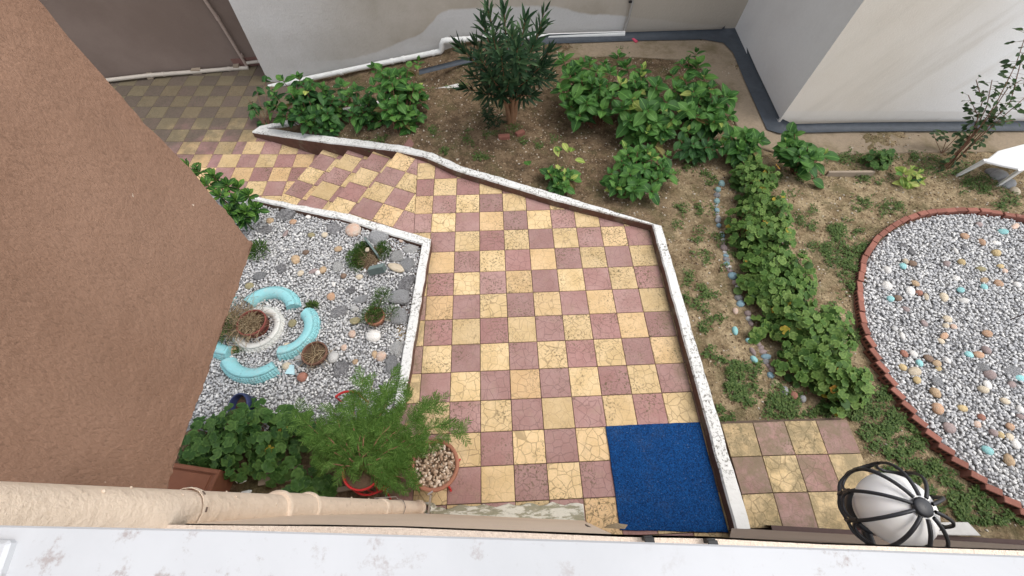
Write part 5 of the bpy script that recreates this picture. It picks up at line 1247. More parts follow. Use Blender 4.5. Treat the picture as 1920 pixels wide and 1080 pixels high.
def put_leaf(parent, me, pos, d, up, s, name='leaf'):
    """pos relative to the parent's origin; d along the leaf"""
    d = d.normalized(); y = up.cross(d)
    if y.length < 1e-4: y = d.orthogonal()
    y.normalize(); z = d.cross(y)
    o = bpy.data.objects.new(name, me); col.objects.link(o); o.parent = parent
    Mx = Matrix(((d.x * s, y.x * s, z.x * s, pos.x), (d.y * s, y.y * s, z.y * s, pos.y), (d.z * s, y.z * s, z.z * s, pos.z), (0, 0, 0, 1)))
    o.matrix_basis = Mx; return o
def rosette(root, tip, axis, size, pairs, rr, pool, yellow=0.0, ypool=None):
    axis = axis.normalized(); a1 = axis.orthogonal().normalized(); a2 = axis.cross(a1); ph = rr.uniform(0, 6.28)
    for i in range(pairs):
        f = i / max(1, pairs - 1)
        el = R_(62 - 62 * f + rr.uniform(-8, 8)); s_ = size * (0.40 + 0.60 * f) * rr.uniform(0.72, 1.16)
        base = tip - axis * (0.028 * i)
        for k in range(2):
            a = ph + i * math.pi / 2 + k * math.pi + rr.uniform(-.22, .22); h = a1 * math.cos(a) + a2 * math.sin(a)
            d = h * math.cos(el) + axis * math.sin(el); me = rr.choice(ypool if (ypool and rr.random() < yellow) else pool)
            if pairs > 2 and f > 0.9 and rr.random() < 0.05: me = rr.choice(HYDB)
            put_leaf(root, me, base + d * 0.01, d, axis + h * 0.1 + Vector((0, 0, 0.2)), s_)
def hydrangea(base, tips, size, lab, seed, pool=None, yellow=0.03, pairs=(3, 4), group='hydrangea bushes in the garden bed'):
    """tips: (dx, dy, height) of each shoot end"""
    rr = random.Random(seed); root = empty('hydrangea', base, lab, 'plant', group); stems = MB(); pool = pool or HYD
    size *= 1.10
    tips = list(tips) + [(a_[0] * .5 + b_[0] * .5 + rr.uniform(-.05, .05), a_[1] * .5 + b_[1] * .5 + rr.uniform(-.05, .05), (a_[2] + b_[2]) * .5 * rr.uniform(.7, 1.04)) for a_, b_ in (rr.sample(list(tips), 2) for _ in range(int(len(tips) * 1.7)))]
    for (dx, dy, h) in tips:
        t = Vector((dx, dy, h)); b = Vector((dx * 0.25 + rr.uniform(-.04, .04), dy * 0.25 + rr.uniform(-.04, .04), 0))
        m_ = b.lerp(t, 0.5) + Vector((dx * 0.05, dy * 0.05, h * 0.1)); stems.tube([b, m_, t], [0.007, 0.006, 0.005], 5, caps=False)
        axv = Vector((dx * .6 + rr.uniform(-.15, .15), dy * .5 - 0.30 + rr.uniform(-.15, .15), 0.85))
        rosette(root, t, axv, size * rr.uniform(0.85, 1.12), rr.randint(*pairs), rr, pool, yellow, HYDY)
        if rr.random() < 0.75:                                   # lower pair on the stem
            for k in range(2):
                a = rr.uniform(0, 6.28); d = Vector((math.cos(a), math.sin(a), -0.1)); put_leaf(root, rr.choice(pool + HYDD), m_, d, Vector((0, 0, 1)), size * rr.uniform(0.7, 1.0))
    stems.build('stem', M['stem_red'], root); return root
def tips_px(base, pts, rr=None):
    """pts: (px, py, height) of each shoot end; the shoot hangs at that height over the bed"""
    out = []
    for px, py, h in pts:
        p = at(px, py, base.z + h); out.append((p.x - base.x, p.y - base.y, h))
    return out
def gb(px, py):
    z = 0.03
    for _ in range(6): p = at(px, py, z); z = 0.5 * z + 0.5 * soil(p.x, p.y)
    p = at(px, py, z); p.z = soil(p.x, p.y); return p
B = gb(1120, 238)
hydrangea(B, tips_px(B, [(1055, 110, .62), (1068, 140, .6), (1050, 165, .55), (1090, 150, .62), (1105, 115, .6), (1100, 190, .5), (1125, 160, .6), (1130, 205, .42), (1145, 135, .62), (1085, 215, .35), (1160, 105, .6), (1150, 180, .55), (1075, 180, .45), (1165, 155, .62), (1120, 130, .66)]), 0.185, 'wide bright green hydrangea to the right of the oleander', 1, yellow=0.02)
B = gb(1215, 255)
hydrangea(B, tips_px(B, [(1232, 160, .7), (1190, 150, .62), (1185, 185, .6), (1215, 205, .58), (1250, 190, .62), (1180, 225, .42), (1222, 235, .42), (1262, 222, .5), (1205, 130, .6), (1175, 120, .55), (1240, 260, .3), (1195, 255, .25), (1268, 165, .6), (1165, 200, .5)]), 0.185, 'hydrangea with one pale yellow shoot in the middle of the large clump', 2, yellow=0.08)
B = gb(1320, 262)
hydrangea(B, tips_px(B, [(1305, 100, .6), (1280, 120, .58), (1320, 140, .62), (1335, 165, .62), (1300, 170, .66), (1290, 205, .6), (1345, 195, .55), (1365, 180, .5), (1310, 215, .5), (1340, 225, .45), (1370, 215, .42), (1290, 245, .35), (1285, 150, .6), (1260, 140, .55)]), 0.185, 'hydrangea at the right end of the large clump near the grey wall', 3, yellow=0.03)
B = gb(1300, 292)
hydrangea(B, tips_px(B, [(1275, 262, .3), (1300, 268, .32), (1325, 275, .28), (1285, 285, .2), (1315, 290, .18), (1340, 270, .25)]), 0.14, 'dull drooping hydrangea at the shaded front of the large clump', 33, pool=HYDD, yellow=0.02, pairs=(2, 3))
B = gb(1198, 352)
hydrangea(B, tips_px(B, [(1195, 285, .34), (1165, 300, .32), (1215, 280, .36), (1240, 305, .34), (1145, 325, .26), (1180, 325, .34), (1210, 315, .38), (1235, 335, .28), (1155, 350, .22), (1190, 355, .26), (1225, 360, .22), (1258, 325, .26), (1175, 278, .3), (1250, 290, .3)]), 0.15, 'compact rounded bright green hydrangea nearest the patio kerb corner', 4, yellow=0.05)
B = gb(1048, 350)
hydrangea(B, tips_px(B, [(1030, 325, .2), (1052, 318, .22), (1070, 330, .2), (1045, 345, .15), (1062, 350, .15)]), 0.15, 'small hydrangea with yellowing top leaves beside the kerb', 5, yellow=0.10, pairs=(2, 3))
root5 = [o for o in col.objects if o.get('label', '').startswith('small hydrangea with yellowing')][0]
rr = random.Random(77)
for px, py, h in ((1040, 275, .3), (1070, 285, .34), (1055, 268, .34), (992, 310, .18), (1078, 300, .28), (1043, 283, .3)):
    p = at(px, py, h) - Vector(root5.location); a = rr.uniform(0, 6.28); put_leaf(root5, rr.choice(HYDY + HYD[:1]), p, Vector((math.cos(a), math.sin(a), -0.2)), Vector((0, -.2, 1)), 0.15)
mbx = MB()
for px, py, h in ((1045, 280, .3), (1072, 292, .32), (995, 314, .16)): mbx.tube([Vector((0, 0, 0)), (at(px, py, h) - Vector(root5.location))], 0.004, 5, caps=False)
mbx.build('bare_stem', M['stem_red'], root5)
B = gb(1395, 300)
hydrangea(B, tips_px(B, [(1370, 255, .4), (1400, 250, .42), (1425, 262, .38), (1385, 275, .34), (1415, 280, .32), (1355, 270, .3)]), 0.17, 'low spreading hydrangea at the concrete corner below the grey wall', 6, yellow=0.02)
B = gb(1500, 325)
hydrangea(B, tips_px(B, [(1490, 252, .45), (1515, 275, .42), (1475, 275, .4), (1530, 300, .36), (1500, 292, .4), (1545, 290, .3), (1525, 335, .12), (1480, 248, .45)]), 0.18, 'tall leggy hydrangea with reddish leaf tips before the concrete apron', 7, yellow=0.05, pairs=(2, 3))
# left pair behind the retaining kerb
B = gb(590, 244)
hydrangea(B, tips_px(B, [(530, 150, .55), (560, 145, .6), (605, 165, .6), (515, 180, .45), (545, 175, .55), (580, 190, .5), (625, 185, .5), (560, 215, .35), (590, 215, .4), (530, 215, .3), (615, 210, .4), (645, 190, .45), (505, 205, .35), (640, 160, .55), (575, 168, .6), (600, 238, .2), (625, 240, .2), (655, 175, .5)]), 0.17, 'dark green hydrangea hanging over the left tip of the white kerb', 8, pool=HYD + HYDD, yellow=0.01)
B = gb(745, 246)
hydrangea(B, tips_px(B, [(715, 130, .62), (735, 155, .62), (765, 125, .6), (785, 115, .58), (700, 160, .5), (745, 185, .5), (775, 165, .5), (720, 185, .45), (760, 210, .32), (735, 215, .35), (785, 215, .25), (790, 185, .3), (770, 235, .12), (700, 125, .6), (750, 140, .6)]), 0.165, 'upright mid green hydrangea in front of the white pipe', 9, yellow=0.02)
B = gb(682, 238)
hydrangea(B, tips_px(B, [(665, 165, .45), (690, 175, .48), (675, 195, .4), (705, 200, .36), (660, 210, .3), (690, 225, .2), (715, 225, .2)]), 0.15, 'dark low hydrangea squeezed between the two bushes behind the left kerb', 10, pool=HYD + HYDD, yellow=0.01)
# lanky seedling at the left end
B = gb(500, 236); root = empty('seedling_shrub', B, 'lanky dark seedling leaning over the left tip of the kerb', 'plant'); rr = random.Random(5); mbx = MB()
for px, py, h in ((498, 140, .55), (480, 165, .5), (465, 185, .4), (480, 200, .3), (500, 190, .4), (490, 230, .1), (512, 250, .05), (470, 205, .3), (510, 160, .5)):
    t = at(px, py, B.z + h) - B; mbx.tube([Vector((rr.uniform(-.03, .03), 0, 0)), t * 0.5 + Vector((0, 0, .05)), t], [.005, .004, .003], 5, caps=False)
    for k in range(5):
        a = rr.uniform(0, 6.28); put_leaf(root, rr.choice(HYDD), t * rr.uniform(0.75, 1.0), Vector((math.cos(a), math.sin(a), rr.uniform(-.5, .1))), Vector((0, -.2, 1)), rr.uniform(.09, .14))
mbx.build('stem', M['stem_red'], root)

# ---- oleander
B = gb(958, 228); root = empty('oleander', B, 'tall dark oleander with narrow leaves and a thick bare trunk', 'shrub'); rr = random.Random(21)
tr = MB(); heads = [(905, 45, 1.55), (945, 20, 1.65), (985, 35, 1.6), (1015, 50, 1.45), (1020, 25, 1.5), (890, 80, 1.3), (925, 70, 1.55), (960, 65, 1.6), (1000, 85, 1.4), (1030, 95, 1.2), (870, 95, 1.15), (900, 110, 1.25), (940, 105, 1.4), (975, 110, 1.35), (1015, 125, 1.1), (885, 140, .95), (920, 145, 1.05), (955, 150, 1.05), (990, 150, 1.0), (1030, 145, .9), (870, 165, .6), (905, 175, .75), (940, 180, .75), (1000, 180, .75), (1025, 120, 1.1), (860, 85, 1.15), (915, 20, 1.65), (970, 90, 1.5)]
lv = []; inner = MB()
trunk_top = [Vector((rr.uniform(-.14, .14), rr.uniform(-.1, .1), rr.uniform(.34, .46))) for _ in range(7)]
for t in trunk_top: tr.tube([Vector((t.x * .25, t.y * .25, -0.03)), Vector((t.x * .5, t.y * .5, t.z * .45)), t], [0.040, 0.032, 0.024], 8)
for px, py, h in heads:
    t = at(px, py, B.z + h) - B; b = min(trunk_top, key=lambda q_: (q_ - t * 0.3).length)
    m_ = b.lerp(t, 0.5) + Vector((0, 0, 0.06)); tr.tube([b, m_, t], [0.014, 0.009, 0.005], 5, caps=False); d0 = (t - m_).normalized()
    L_ = (t - m_).length; a = rr.uniform(0, 6.28)
    for w_i in range(9):                                          # whorls of three
        q_ = t - d0 * (w_i * min(0.05, L_ / 9)); el = R_(66 - 7.5 * w_i + rr.uniform(-6, 6)); a += 1.05
        for k in range(3):
            an = a + k * 2.094 + rr.uniform(-.2, .2); o1 = d0.orthogonal().normalized(); o2 = d0.cross(o1); hh = o1 * math.cos(an) + o2 * math.sin(an)
            lv.append((q_, hh * math.cos(el) + d0 * math.sin(el), d0 - hh * 0.2, rr.uniform(.15, .215) * (0.7 if w_i == 0 else 1)))
rr.shuffle(lv)
cam_l = CAM - B
lv.sort(key=lambda q_: (q_[0] - cam_l).length)
for q_, d, up_, s_ in lv[:296]: put_leaf(root, rr.choice(OLE), q_, d, up_, s_)
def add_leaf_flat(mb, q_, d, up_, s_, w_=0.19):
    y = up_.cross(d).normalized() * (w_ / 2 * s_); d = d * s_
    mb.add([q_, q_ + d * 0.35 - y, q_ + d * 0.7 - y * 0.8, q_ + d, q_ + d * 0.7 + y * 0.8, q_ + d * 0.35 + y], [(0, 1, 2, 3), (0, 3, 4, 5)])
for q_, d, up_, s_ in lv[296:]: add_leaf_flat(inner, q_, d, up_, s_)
for k in range(260):                                             # sparse lower shoots round the trunk
    a = rr.uniform(0, 6.28); r_ = rr.uniform(.1, .42); q_ = Vector((r_ * math.cos(a), r_ * math.sin(a), rr.uniform(.55, 1.05))); b_ = rr.uniform(0, 6.28); add_leaf_flat(inner, q_, Vector((math.cos(b_), math.sin(b_), rr.uniform(-.3, .6))).normalized(), Vector((0, 0, 1)), rr.uniform(.11, .16))
for k in range(120):
    a = rr.uniform(2.6, 4.4); q_ = Vector((0.3 * math.cos(a) - .05, .22 * math.sin(a), rr.uniform(.02, .3))); b_ = rr.uniform(0, 6.28); add_leaf_flat(inner, q_, Vector((math.cos(b_), math.sin(b_), rr.uniform(-.4, .5))).normalized(), Vector((0, 0, 1)), rr.uniform(.08, .13))
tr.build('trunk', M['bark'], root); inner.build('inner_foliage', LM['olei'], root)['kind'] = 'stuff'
for px, py, w_, a in ((945, 259, .16, .05), (975, 252, .13, .5)):
    c = gb(px, py); o = MB().box((0, 0, 0.02), (w_, 0.07, 0.06), a, bev=0.006).build('loose_brick', M['brick'], None, c); tag(o, 'half buried red brick %s the foot of the oleander' % ('right at' if px < 960 else 'slanting beside'), 'brick', 'half buried bricks under the oleander')

# ---- geraniums
def geranium(base, blobs, n, lab, seed, pool, ypool=None, size=(0.085, 0.125), yellow=0.03, group='geraniums in the border hedge', inner_n=160, parts=None):
    """blobs: (dx, dy, radius, height)"""
    rr = random.Random(seed); root = empty('geranium', base, lab, 'plant', group); st = MB(); inn = MB(); ws = [b[2] ** 2 for b in blobs]
    for k in range(n):
        bx_, by, r_, h = rr.choices(blobs, ws)[0]
        a = rr.uniform(0, 6.28); q_ = rr.random() ** 0.55; x, y = bx_ + r_ * q_ * math.cos(a), by + r_ * q_ * math.sin(a)
        z = h * (1 - 0.62 * q_ * q_) * rr.uniform(0.72, 1.08)
        nrm = Vector(((x - bx_) * 0.9 / max(r_, .05) + rr.gauss(0, .3), (y - by) * 0.9 / max(r_, .05) - 0.25 + rr.gauss(0, .3), 1.1)).normalized()
        d = nrm.orthogonal(); d = Matrix.Rotation(rr.uniform(0, 6.28), 3, nrm) @ d
        me = rr.choice(ypool) if (ypool and rr.random() < yellow) else rr.choice(pool)
        put_leaf(root, me, Vector((x, y, z)), d, nrm, rr.uniform(*size))
        if k % 2 == 0: st.tube([Vector((bx_ + (x - bx_) * .4, by + (y - by) * .4, z * 0.35)), Vector((x, y, z))], 0.0022, 3, caps=False)
    for k in range(inner_n):
        bx_, by, r_, h = rr.choices(blobs, ws)[0]; a = rr.uniform(0, 6.28); q_ = rr.random() ** 0.5 * 0.9
        c_ = Vector((bx_ + r_ * q_ * math.cos(a), by + r_ * q_ * math.sin(a), h * (1 - .6 * q_ * q_) * rr.uniform(0.2, 0.75))); nrm = Vector((rr.gauss(0, .5), rr.gauss(0, .5), 1)).normalized(); u_ = nrm.orthogonal().normalized(); v_ = nrm.cross(u_); s_ = rr.uniform(.03, .055)
        inn.add([c_ + (u_ * math.cos(2 * math.pi * i / 7) + v_ * math.sin(2 * math.pi * i / 7)) * s_ for i in range(7)], [tuple(range(7))])
    for b in blobs: st.tube([Vector((b[0] * .6, b[1] * .6, 0)), Vector((b[0], b[1], b[3] * .55))], [.008, .005], 5, caps=False)
    st.build('stem', M['stem_red'], root); inn.build('inner_foliage', LM['geri'], root)['kind'] = 'stuff'; return root
hedge = [(1412, 318, 40, .34, 150, 'topmost pale green geranium of the border hedge'), (1430, 372, 55, .36, 200, 'geranium second from the top of the border hedge'), (1440, 432, 62, .38, 230, 'geranium third from the top of the border hedge, level with the stone row'), (1452, 492, 62, .36, 220, 'geranium in the middle of the hedge by the big blue stone'), (1478, 552, 66, .36, 220, 'geranium just below the middle of the border hedge'), (1512, 612, 70, .38, 220, 'geranium third from the bottom of the border hedge'), (1538, 655, 66, .38, 230, 'broad geranium second from the bottom of the border hedge'), (1566, 698, 56, .34, 190, 'bottom geranium of the hedge with a few yellow leaves')]
for i, (px, py, rpx, h, n_, lab) in enumerate(hedge):
    p = at(px, py + 8, h * 0.55); base = Vector((p.x, p.y, soil(p.x, p.y))); k = (p - CAM).dot(RF) / F_PX; R0 = rpx * k; rr = random.Random(100 + i)
    blobs = [(0, 0, R0 * .8, h)] + [(rr.uniform(-.75, .75) * R0, rr.uniform(-.95, .95) * R0, R0 * rr.uniform(.35, .6), h * rr.uniform(.55, 1.1)) for _ in range(6)]
    geranium(base, blobs, n_, lab, 200 + i, GER if i != 0 else GER, GERY, yellow=0.015 if i < 6 else 0.05, size=(0.062, 0.108) if i > 2 else (0.05, 0.09))
# single young geranium by the turquoise stones
p = gb(1425, 622); geranium(p, [(0, 0, .16, .14), (.12, .02, .1, .12)], 16, 'small separate geranium among the turquoise border stones', 300, GER, None, (0.10, 0.14), group='geraniums in the border hedge', inner_n=8)
# shaded geranium by the house
p = at(455, 830, .15); base = Vector((p.x, p.y, 0.03)); 
tb_ = lambda px, py, r_, h: (at(px, py, h * .7).x - base.x, at(px, py, h * .7).y - base.y, r_, h)
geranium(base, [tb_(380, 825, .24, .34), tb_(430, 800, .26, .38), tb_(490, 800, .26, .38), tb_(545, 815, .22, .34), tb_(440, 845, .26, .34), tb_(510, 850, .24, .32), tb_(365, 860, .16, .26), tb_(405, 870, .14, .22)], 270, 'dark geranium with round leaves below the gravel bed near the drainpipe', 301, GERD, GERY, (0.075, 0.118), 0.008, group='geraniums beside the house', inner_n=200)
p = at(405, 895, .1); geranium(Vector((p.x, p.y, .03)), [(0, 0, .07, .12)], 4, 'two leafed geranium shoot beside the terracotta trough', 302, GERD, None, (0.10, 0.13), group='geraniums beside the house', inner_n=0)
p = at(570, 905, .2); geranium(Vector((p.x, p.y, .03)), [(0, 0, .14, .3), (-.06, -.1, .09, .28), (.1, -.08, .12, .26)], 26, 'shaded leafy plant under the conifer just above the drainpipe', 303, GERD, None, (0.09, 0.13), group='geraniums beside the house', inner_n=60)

# ---- glossy shrub at the left
p = at(425, 375, .25); base = Vector((p.x, p.y, 0.03)); root = empty('glossy_shrub', base, 'glossy green shrub at the corner of the stucco bay above the gravel', 'shrub'); rr = random.Random(61); mbx = MB()
for px, py, h in ((370, 318, .55), (400, 330, .5), (385, 345, .55), (425, 345, .5), (410, 365, .52), (440, 375, .46), (465, 365, .4), (430, 395, .42), (460, 395, .36), (480, 390, .3), (455, 410, .28), (405, 335, .4), (445, 350, .42), (350, 310, .5)):
    t = at(px, py, base.z + h) - base; mbx.tube([t * 0.3, t], [.007, .004], 5, caps=False); axv = Vector((t.x * .6 + .1, t.y * .4 - .1, .8)).normalized(); a1 = axv.orthogonal().normalized(); a2 = axv.cross(a1); ph = rr.uniform(0, 6.28)
    for k in range(11):
        a = ph + k * 2.4; el = R_(70 - 7 * k); hh = a1 * math.cos(a) + a2 * math.sin(a); put_leaf(root, rr.choice(PIT), t - axv * .007 * k, hh * math.cos(el) + axv * math.sin(el), axv, rr.uniform(.11, .16) * (0.7 + 0.03 * k))
mbx.build('stem', M['stem_red'], root)
c = at(452, 405, .3); root = empty('dark_euphorbia', Vector((c.x, c.y, .04)), 'dark narrow leaved rosette at the lower edge of the glossy shrub', 'plant'); rr = random.Random(62)
for k in range(46):
    a = k * 2.4; el = R_(75 - k * 1.9); put_leaf(root, rr.choice(OLE), Vector((0, 0, .34 - .0035 * k)), Vector((math.cos(a) * math.cos(el), math.sin(a) * math.cos(el), math.sin(el))), Vector((0, 0, 1)), rr.uniform(.12, .17))
MB().tube([(0, 0, 0), (0, 0, .34)], [.008, .006], 6).build('stem', M['stem_green'], root)
c = at(483, 470, .1); mbx = MB(); needles(mbx, (0, 0, .02), .13, 260, .07, 63, .8, .005); root = empty('low_plant', Vector((c.x, c.y, .04)), 'dark low tuft beside the lower corner of the stucco bay', 'plant'); mbx.build('foliage', LM['jun'], root)['kind'] = 'stuff'

# ---- red stand, pots and the feathery conifer
c = at(815, 872, .42); PT = Vector((c.x, c.y, 0.0))
bigpot = pot('terracotta_bowl', Vector((PT.x, PT.y, 0.22)), 0.185, 0.12, 0.22, M['terracotta'], 'wide terracotta bowl filled with pebbles on the red stand', soil_d=0.03, rim=0.024)
pts_ = []
for k in range(330):
    a = rnd.uniform(0, 6.28); q_ = rnd.random() ** .5 * .165; pts_.append((q_ * math.cos(a), q_ * math.sin(a), 0.196 + rnd.uniform(-.006, .014)))
gv_ = gravel('pebble_fill', pts_, .009, .018, (lambda q: (q.col(q.val(q.ramp(q.isl, [(0, (.22, .14, .09)), (.35, (.40, .28, .19)), (.7, (.55, .42, .31)), (1, (.68, .60, .50))]), q.noise(60), .2)), q.m)[-1])(N('warm_pebbles', .75)), .7)
gv_.parent = bigpot; gv_['kind'] = 'stuff'
def stand(loc, r_, h, lab, legs=4):
    root = empty('plant_stand', loc, lab, 'stand', 'red metal plant stands'); mbx = MB(); ring = [Vector((r_ * math.cos(a), r_ * math.sin(a), h)) for a in np.linspace(0, 2 * math.pi, 33)]
    MB().tube(ring, .009, 8, caps=False).build('ring', M['red_paint'], root)
    ring = [Vector((r_ * .8 * math.cos(a), r_ * .8 * math.sin(a), h * .35)) for a in np.linspace(0, 2 * math.pi, 25)]
    MB().tube(ring, .007, 8, caps=False).build('lower_ring', M['red_paint'], root)
    for k in range(legs):
        a = 2 * math.pi * k / legs + .5; d = Vector((math.cos(a), math.sin(a), 0))
        MB().tube([d * r_ + Vector((0, 0, h)), d * r_ * 0.86 + Vector((0, 0, h * .6)), d * r_ * .8 + Vector((0, 0, h * .3)), d * r_ * 1.0 + Vector((0, 0, .05)), d * r_ * 1.18 + Vector((0, 0, .0)), d * r_ * 1.25 + Vector((0, 0, .03))], .010, 8).build('leg', M['red_paint'], root)
        MB().tube([d * r_ + Vector((0, 0, h)), d * 0.02 + Vector((0, 0, h - .01))], .006, 6).build('spoke', M['red_paint'], root)
    return root
stand(Vector((PT.x, PT.y, 0.0)), .15, .215, 'red metal stand carrying the terracotta bowl')
c = at(694, 885, .38); P2 = Vector((c.x, c.y, 0.0))
stand(Vector((P2.x, P2.y, 0.02)), .17, .36, 'red metal stand under the feathery conifer by the drainpipe')
rpot = pot('red_pot', Vector((P2.x, P2.y, .39)), .15, .11, .2, M['red_paint'], 'glossy red pot on the red stand holding the feathery conifer', soil_d=.02)
c = at(652, 748, .25); o = None
st3 = empty('red_hoop', Vector((c.x, c.y, .03)), 'curved red metal hoop showing above the feathery conifer', 'hoop')
MB().tube([Vector((.12 * math.cos(a), .07 * math.sin(a), .22)) for a in np.linspace(.3, 2.8, 14)], .012, 8).build('hoop', M['red_paint'], st3)
for a in (.3, 2.8): MB().tube([(.12 * math.cos(a), .07 * math.sin(a), .22), (.13 * math.cos(a), .07 * math.sin(a), 0)], .009, 8).build('leg', M['red_paint'], st3)
# feathery conifer
base = Vector((P2.x, P2.y, .58)); con = empty('feathery_conifer', base, 'bright green feathery conifer spreading over the pots by the house', 'shrub'); rr = random.Random(88); wood = MB(); fol = MB()
targets = [(700, 715, .55), (740, 730, .6), (770, 745, .5), (665, 745, .6), (625, 765, .5), (590, 790, .4), (570, 800, .35), (640, 800, .55), (700, 780, .75), (750, 780, .7), (800, 765, .5), (840, 790, .35), (860, 805, .3), (600, 830, .35), (650, 850, .45), (600, 870, .25), (700, 840, .6), (755, 850, .5), (770, 880, .35), (745, 915, .2), (720, 870, .45), (820, 755, .45), (680, 710, .5), (640, 875, .3), (790, 820, .5), (560, 780, .32), (735, 705, .5), (615, 800, .45), (770, 900, .25), (680, 800, .7), (720, 755, .65), (780, 840, .4)]
def spray(p, d, L_, depth):
    d = d.normalized(); side = d.cross(Vector((0, 0, 1)))
    side = side.normalized() if side.length > .05 else Vector((1, 0, 0))
    nrm = side.cross(d)
    n_ = int(L_ / .0125)
    for i in range(n_):
        t = i / n_; q_ = p + d * (L_ * t) - Vector((0, 0, .10 * L_ * t * t))
        for sg in (-1, 1):
            dd = (d * .75 + side * sg * rr.uniform(.5, 1.0) + nrm * rr.uniform(-.35, .5)).normalized(); ln = L_ * .42 * (1 - .65 * t) * rr.uniform(.7, 1.2) + .012
            s_ = dd.cross(nrm).normalized() * .0026
            e = q_ + dd * ln
            fol.add([q_ - s_, q_ + s_, e + s_ * .5, e - s_ * .5], [(0, 1, 2, 3)])
            for kk in (.35, .6, .85):
                for s2 in (-1, 1):
                    f0 = q_ + dd * ln * kk; d3 = (dd + side * s2 * .8 * (1 if sg > 0 else -1) + nrm * s2 * .5).normalized(); w3 = d3.orthogonal().normalized() * .0026; fol.add([f0 - w3, f0 + w3, f0 + d3 * ln * .32], [(0, 1, 2)])
for px, py, h in targets:
    t = at(px, py, base.z - .25 + h * .55) - base; b = Vector((0, 0, 0)); m_ = t * .5 + Vector((0, 0, .12)); wood.tube([b, m_, t], [.008, .005, .002], 5, caps=False)
    pts_ = [b.lerp(m_, f) if f < 1 else m_.lerp(t, f - 1) for f in np.linspace(.7, 2.0, 9)]
    d0 = (t - m_).normalized()
    for i, q_ in enumerate(pts_):
        for k in range(rr.choice((1, 2, 2))):
            a = rr.uniform(0, 6.28); dd = (d0 * .8 + Vector((math.cos(a), math.sin(a), rr.uniform(-.1, .9))) * .8).normalized(); spray(q_, dd, rr.uniform(.08, .15), 0)
wood.build('branches', M['bark'], con); fol.build('foliage', LM['con'], con)['kind'] = 'stuff'

# ---- terracotta trough, boards and scraps in the shade
c = at(350, 903, .28); tr = empty('terracotta_trough', Vector((c.x, c.y, .02)), 'rectangular terracotta trough in the shade beside the stucco bay', 'planter'); a_ = -.18
MB().box((0, 0, .13), (.46, .24, .26), a_, bev=.01).build('body', M['trough'], tr)
MB().box((0, 0, .262), (.36, .15, .012), a_, bev=.004).build('soil', M['trough'], tr)
for sx, sy, w_, d_ in ((0, .105, .5, .035), (0, -.105, .5, .035), (.232, 0, .035, .18), (-.232, 0, .035, .18)):
    v = Matrix.Rotation(a_, 3, 'Z') @ Vector((sx, sy, .27)); MB().box(v, (w_, d_, .03), a_, bev=.006).build('rim', M['trough'], tr)
for px, py, w_, d_, r_, lab in ((525, 890, .34, .14, .08, 'broken pale board lying in the soil under the geranium'), (640, 918, .26, .04, .12, 'thin pale board under the feathery conifer')):
    c = at(px, py, .05); o = MB().box((0, 0, 0), (w_, d_, .03), r_, bev=.004).build('board', M['board'], None, (c.x, c.y, .06)); tag(o, lab, 'board')
for px, py, lab in ((453, 900, 'crumpled white scrap on the dark soil below the geranium'), (461, 925, 'small white scrap just above the drainpipe')):
    c = at(px, py, .06); o = stone_obj('scrap', ROK, 2, M['paper'], False); o.location = (c.x, c.y, .06); o.scale = (.05, .028, .02); o.rotation_euler = (0, .1, .2); tag(o, lab, 'scrap')
c = at(1592, 327, .05); o = MB().box((0, 0, .03), (.62, .035, .09), -.03, bev=.004).build('board', M['board'], None, (c.x, c.y, .03)); tag(o, 'low weathered board on edge in the soil before the concrete apron', 'board')
c = at(1190, 76, .06); o = MB().box((0, 0, 0), (.05, .11, .02), .5, bev=.004).build('pink_lid', M['pink'], None, (c.x, c.y, .065)); tag(o, 'small pink plastic piece on the bitumen band by the wall', 'litter')

# ---- right corner: chair, rose, yellow plant
ch = empty('plastic_chair', at(1900, 330, .0), 'white plastic garden chair cut off by the right edge of the picture', 'chair'); l = Vector(ch.location)
sz = .42; s0 = [at(1848, 301, sz), at(1872, 282, sz), at(1925, 268, sz), at(1985, 266, sz), at(1990, 322, sz), at(1915, 316, sz), at(1880, 309, sz)]
sp_ = [(p.x - l.x, p.y - l.y) for p in s0]
if area(sp_) < 0: sp_ = sp_[::-1]
MB().prism(sp_, sz - .03, sz, bev=.01).build('seat', M['plastic_white'], ch)
def leg(a, b, w0, w1):
    d = (b - a).normalized(); s_ = d.cross(Vector((0, 1, 0))).normalized(); t_ = d.cross(s_).normalized(); vs = []
    for p, w_ in ((a, w0), (b, w1)):
        for i, j in ((-1, -1), (1, -1), (1, 1), (-1, 1)): vs.append(p + s_ * i * w_ - l + t_ * j * w_ * .5)
    MB().add(vs, [(0, 1, 5, 4), (1, 2, 6, 5), (2, 3, 7, 6), (3, 0, 4, 7), (7, 6, 5, 4), (0, 1, 2, 3)]).build('leg', M['plastic_white'], ch)
leg(at(1850, 300, .41), at(1790, 332, .02), .035, .022); leg(at(1915, 318, .41), at(1868, 350, .02), .03, .022); leg(at(1980, 275, .41), at(1975, 300, .02), .03, .022); leg(at(1985, 322, .41), at(1980, 352, .02), .03, .022)
s_b = [at(1978, 268, sz), at(1984, 320, sz)]
MB().add([p - l for p in (s_b[0], s_b[1], s_b[1] + Vector((.12, .02, .42)), s_b[0] + Vector((.12, .02, .42)))] + [p - l + Vector((.025, 0, 0)) for p in (s_b[0], s_b[1], s_b[1] + Vector((.12, .02, .42)), s_b[0] + Vector((.12, .02, .42)))], [(0, 1, 2, 3), (7, 6, 5, 4), (0, 3, 7, 4), (3, 2, 6, 7), (1, 0, 4, 5)]).build('backrest', M['plastic_white'], ch)
items = []
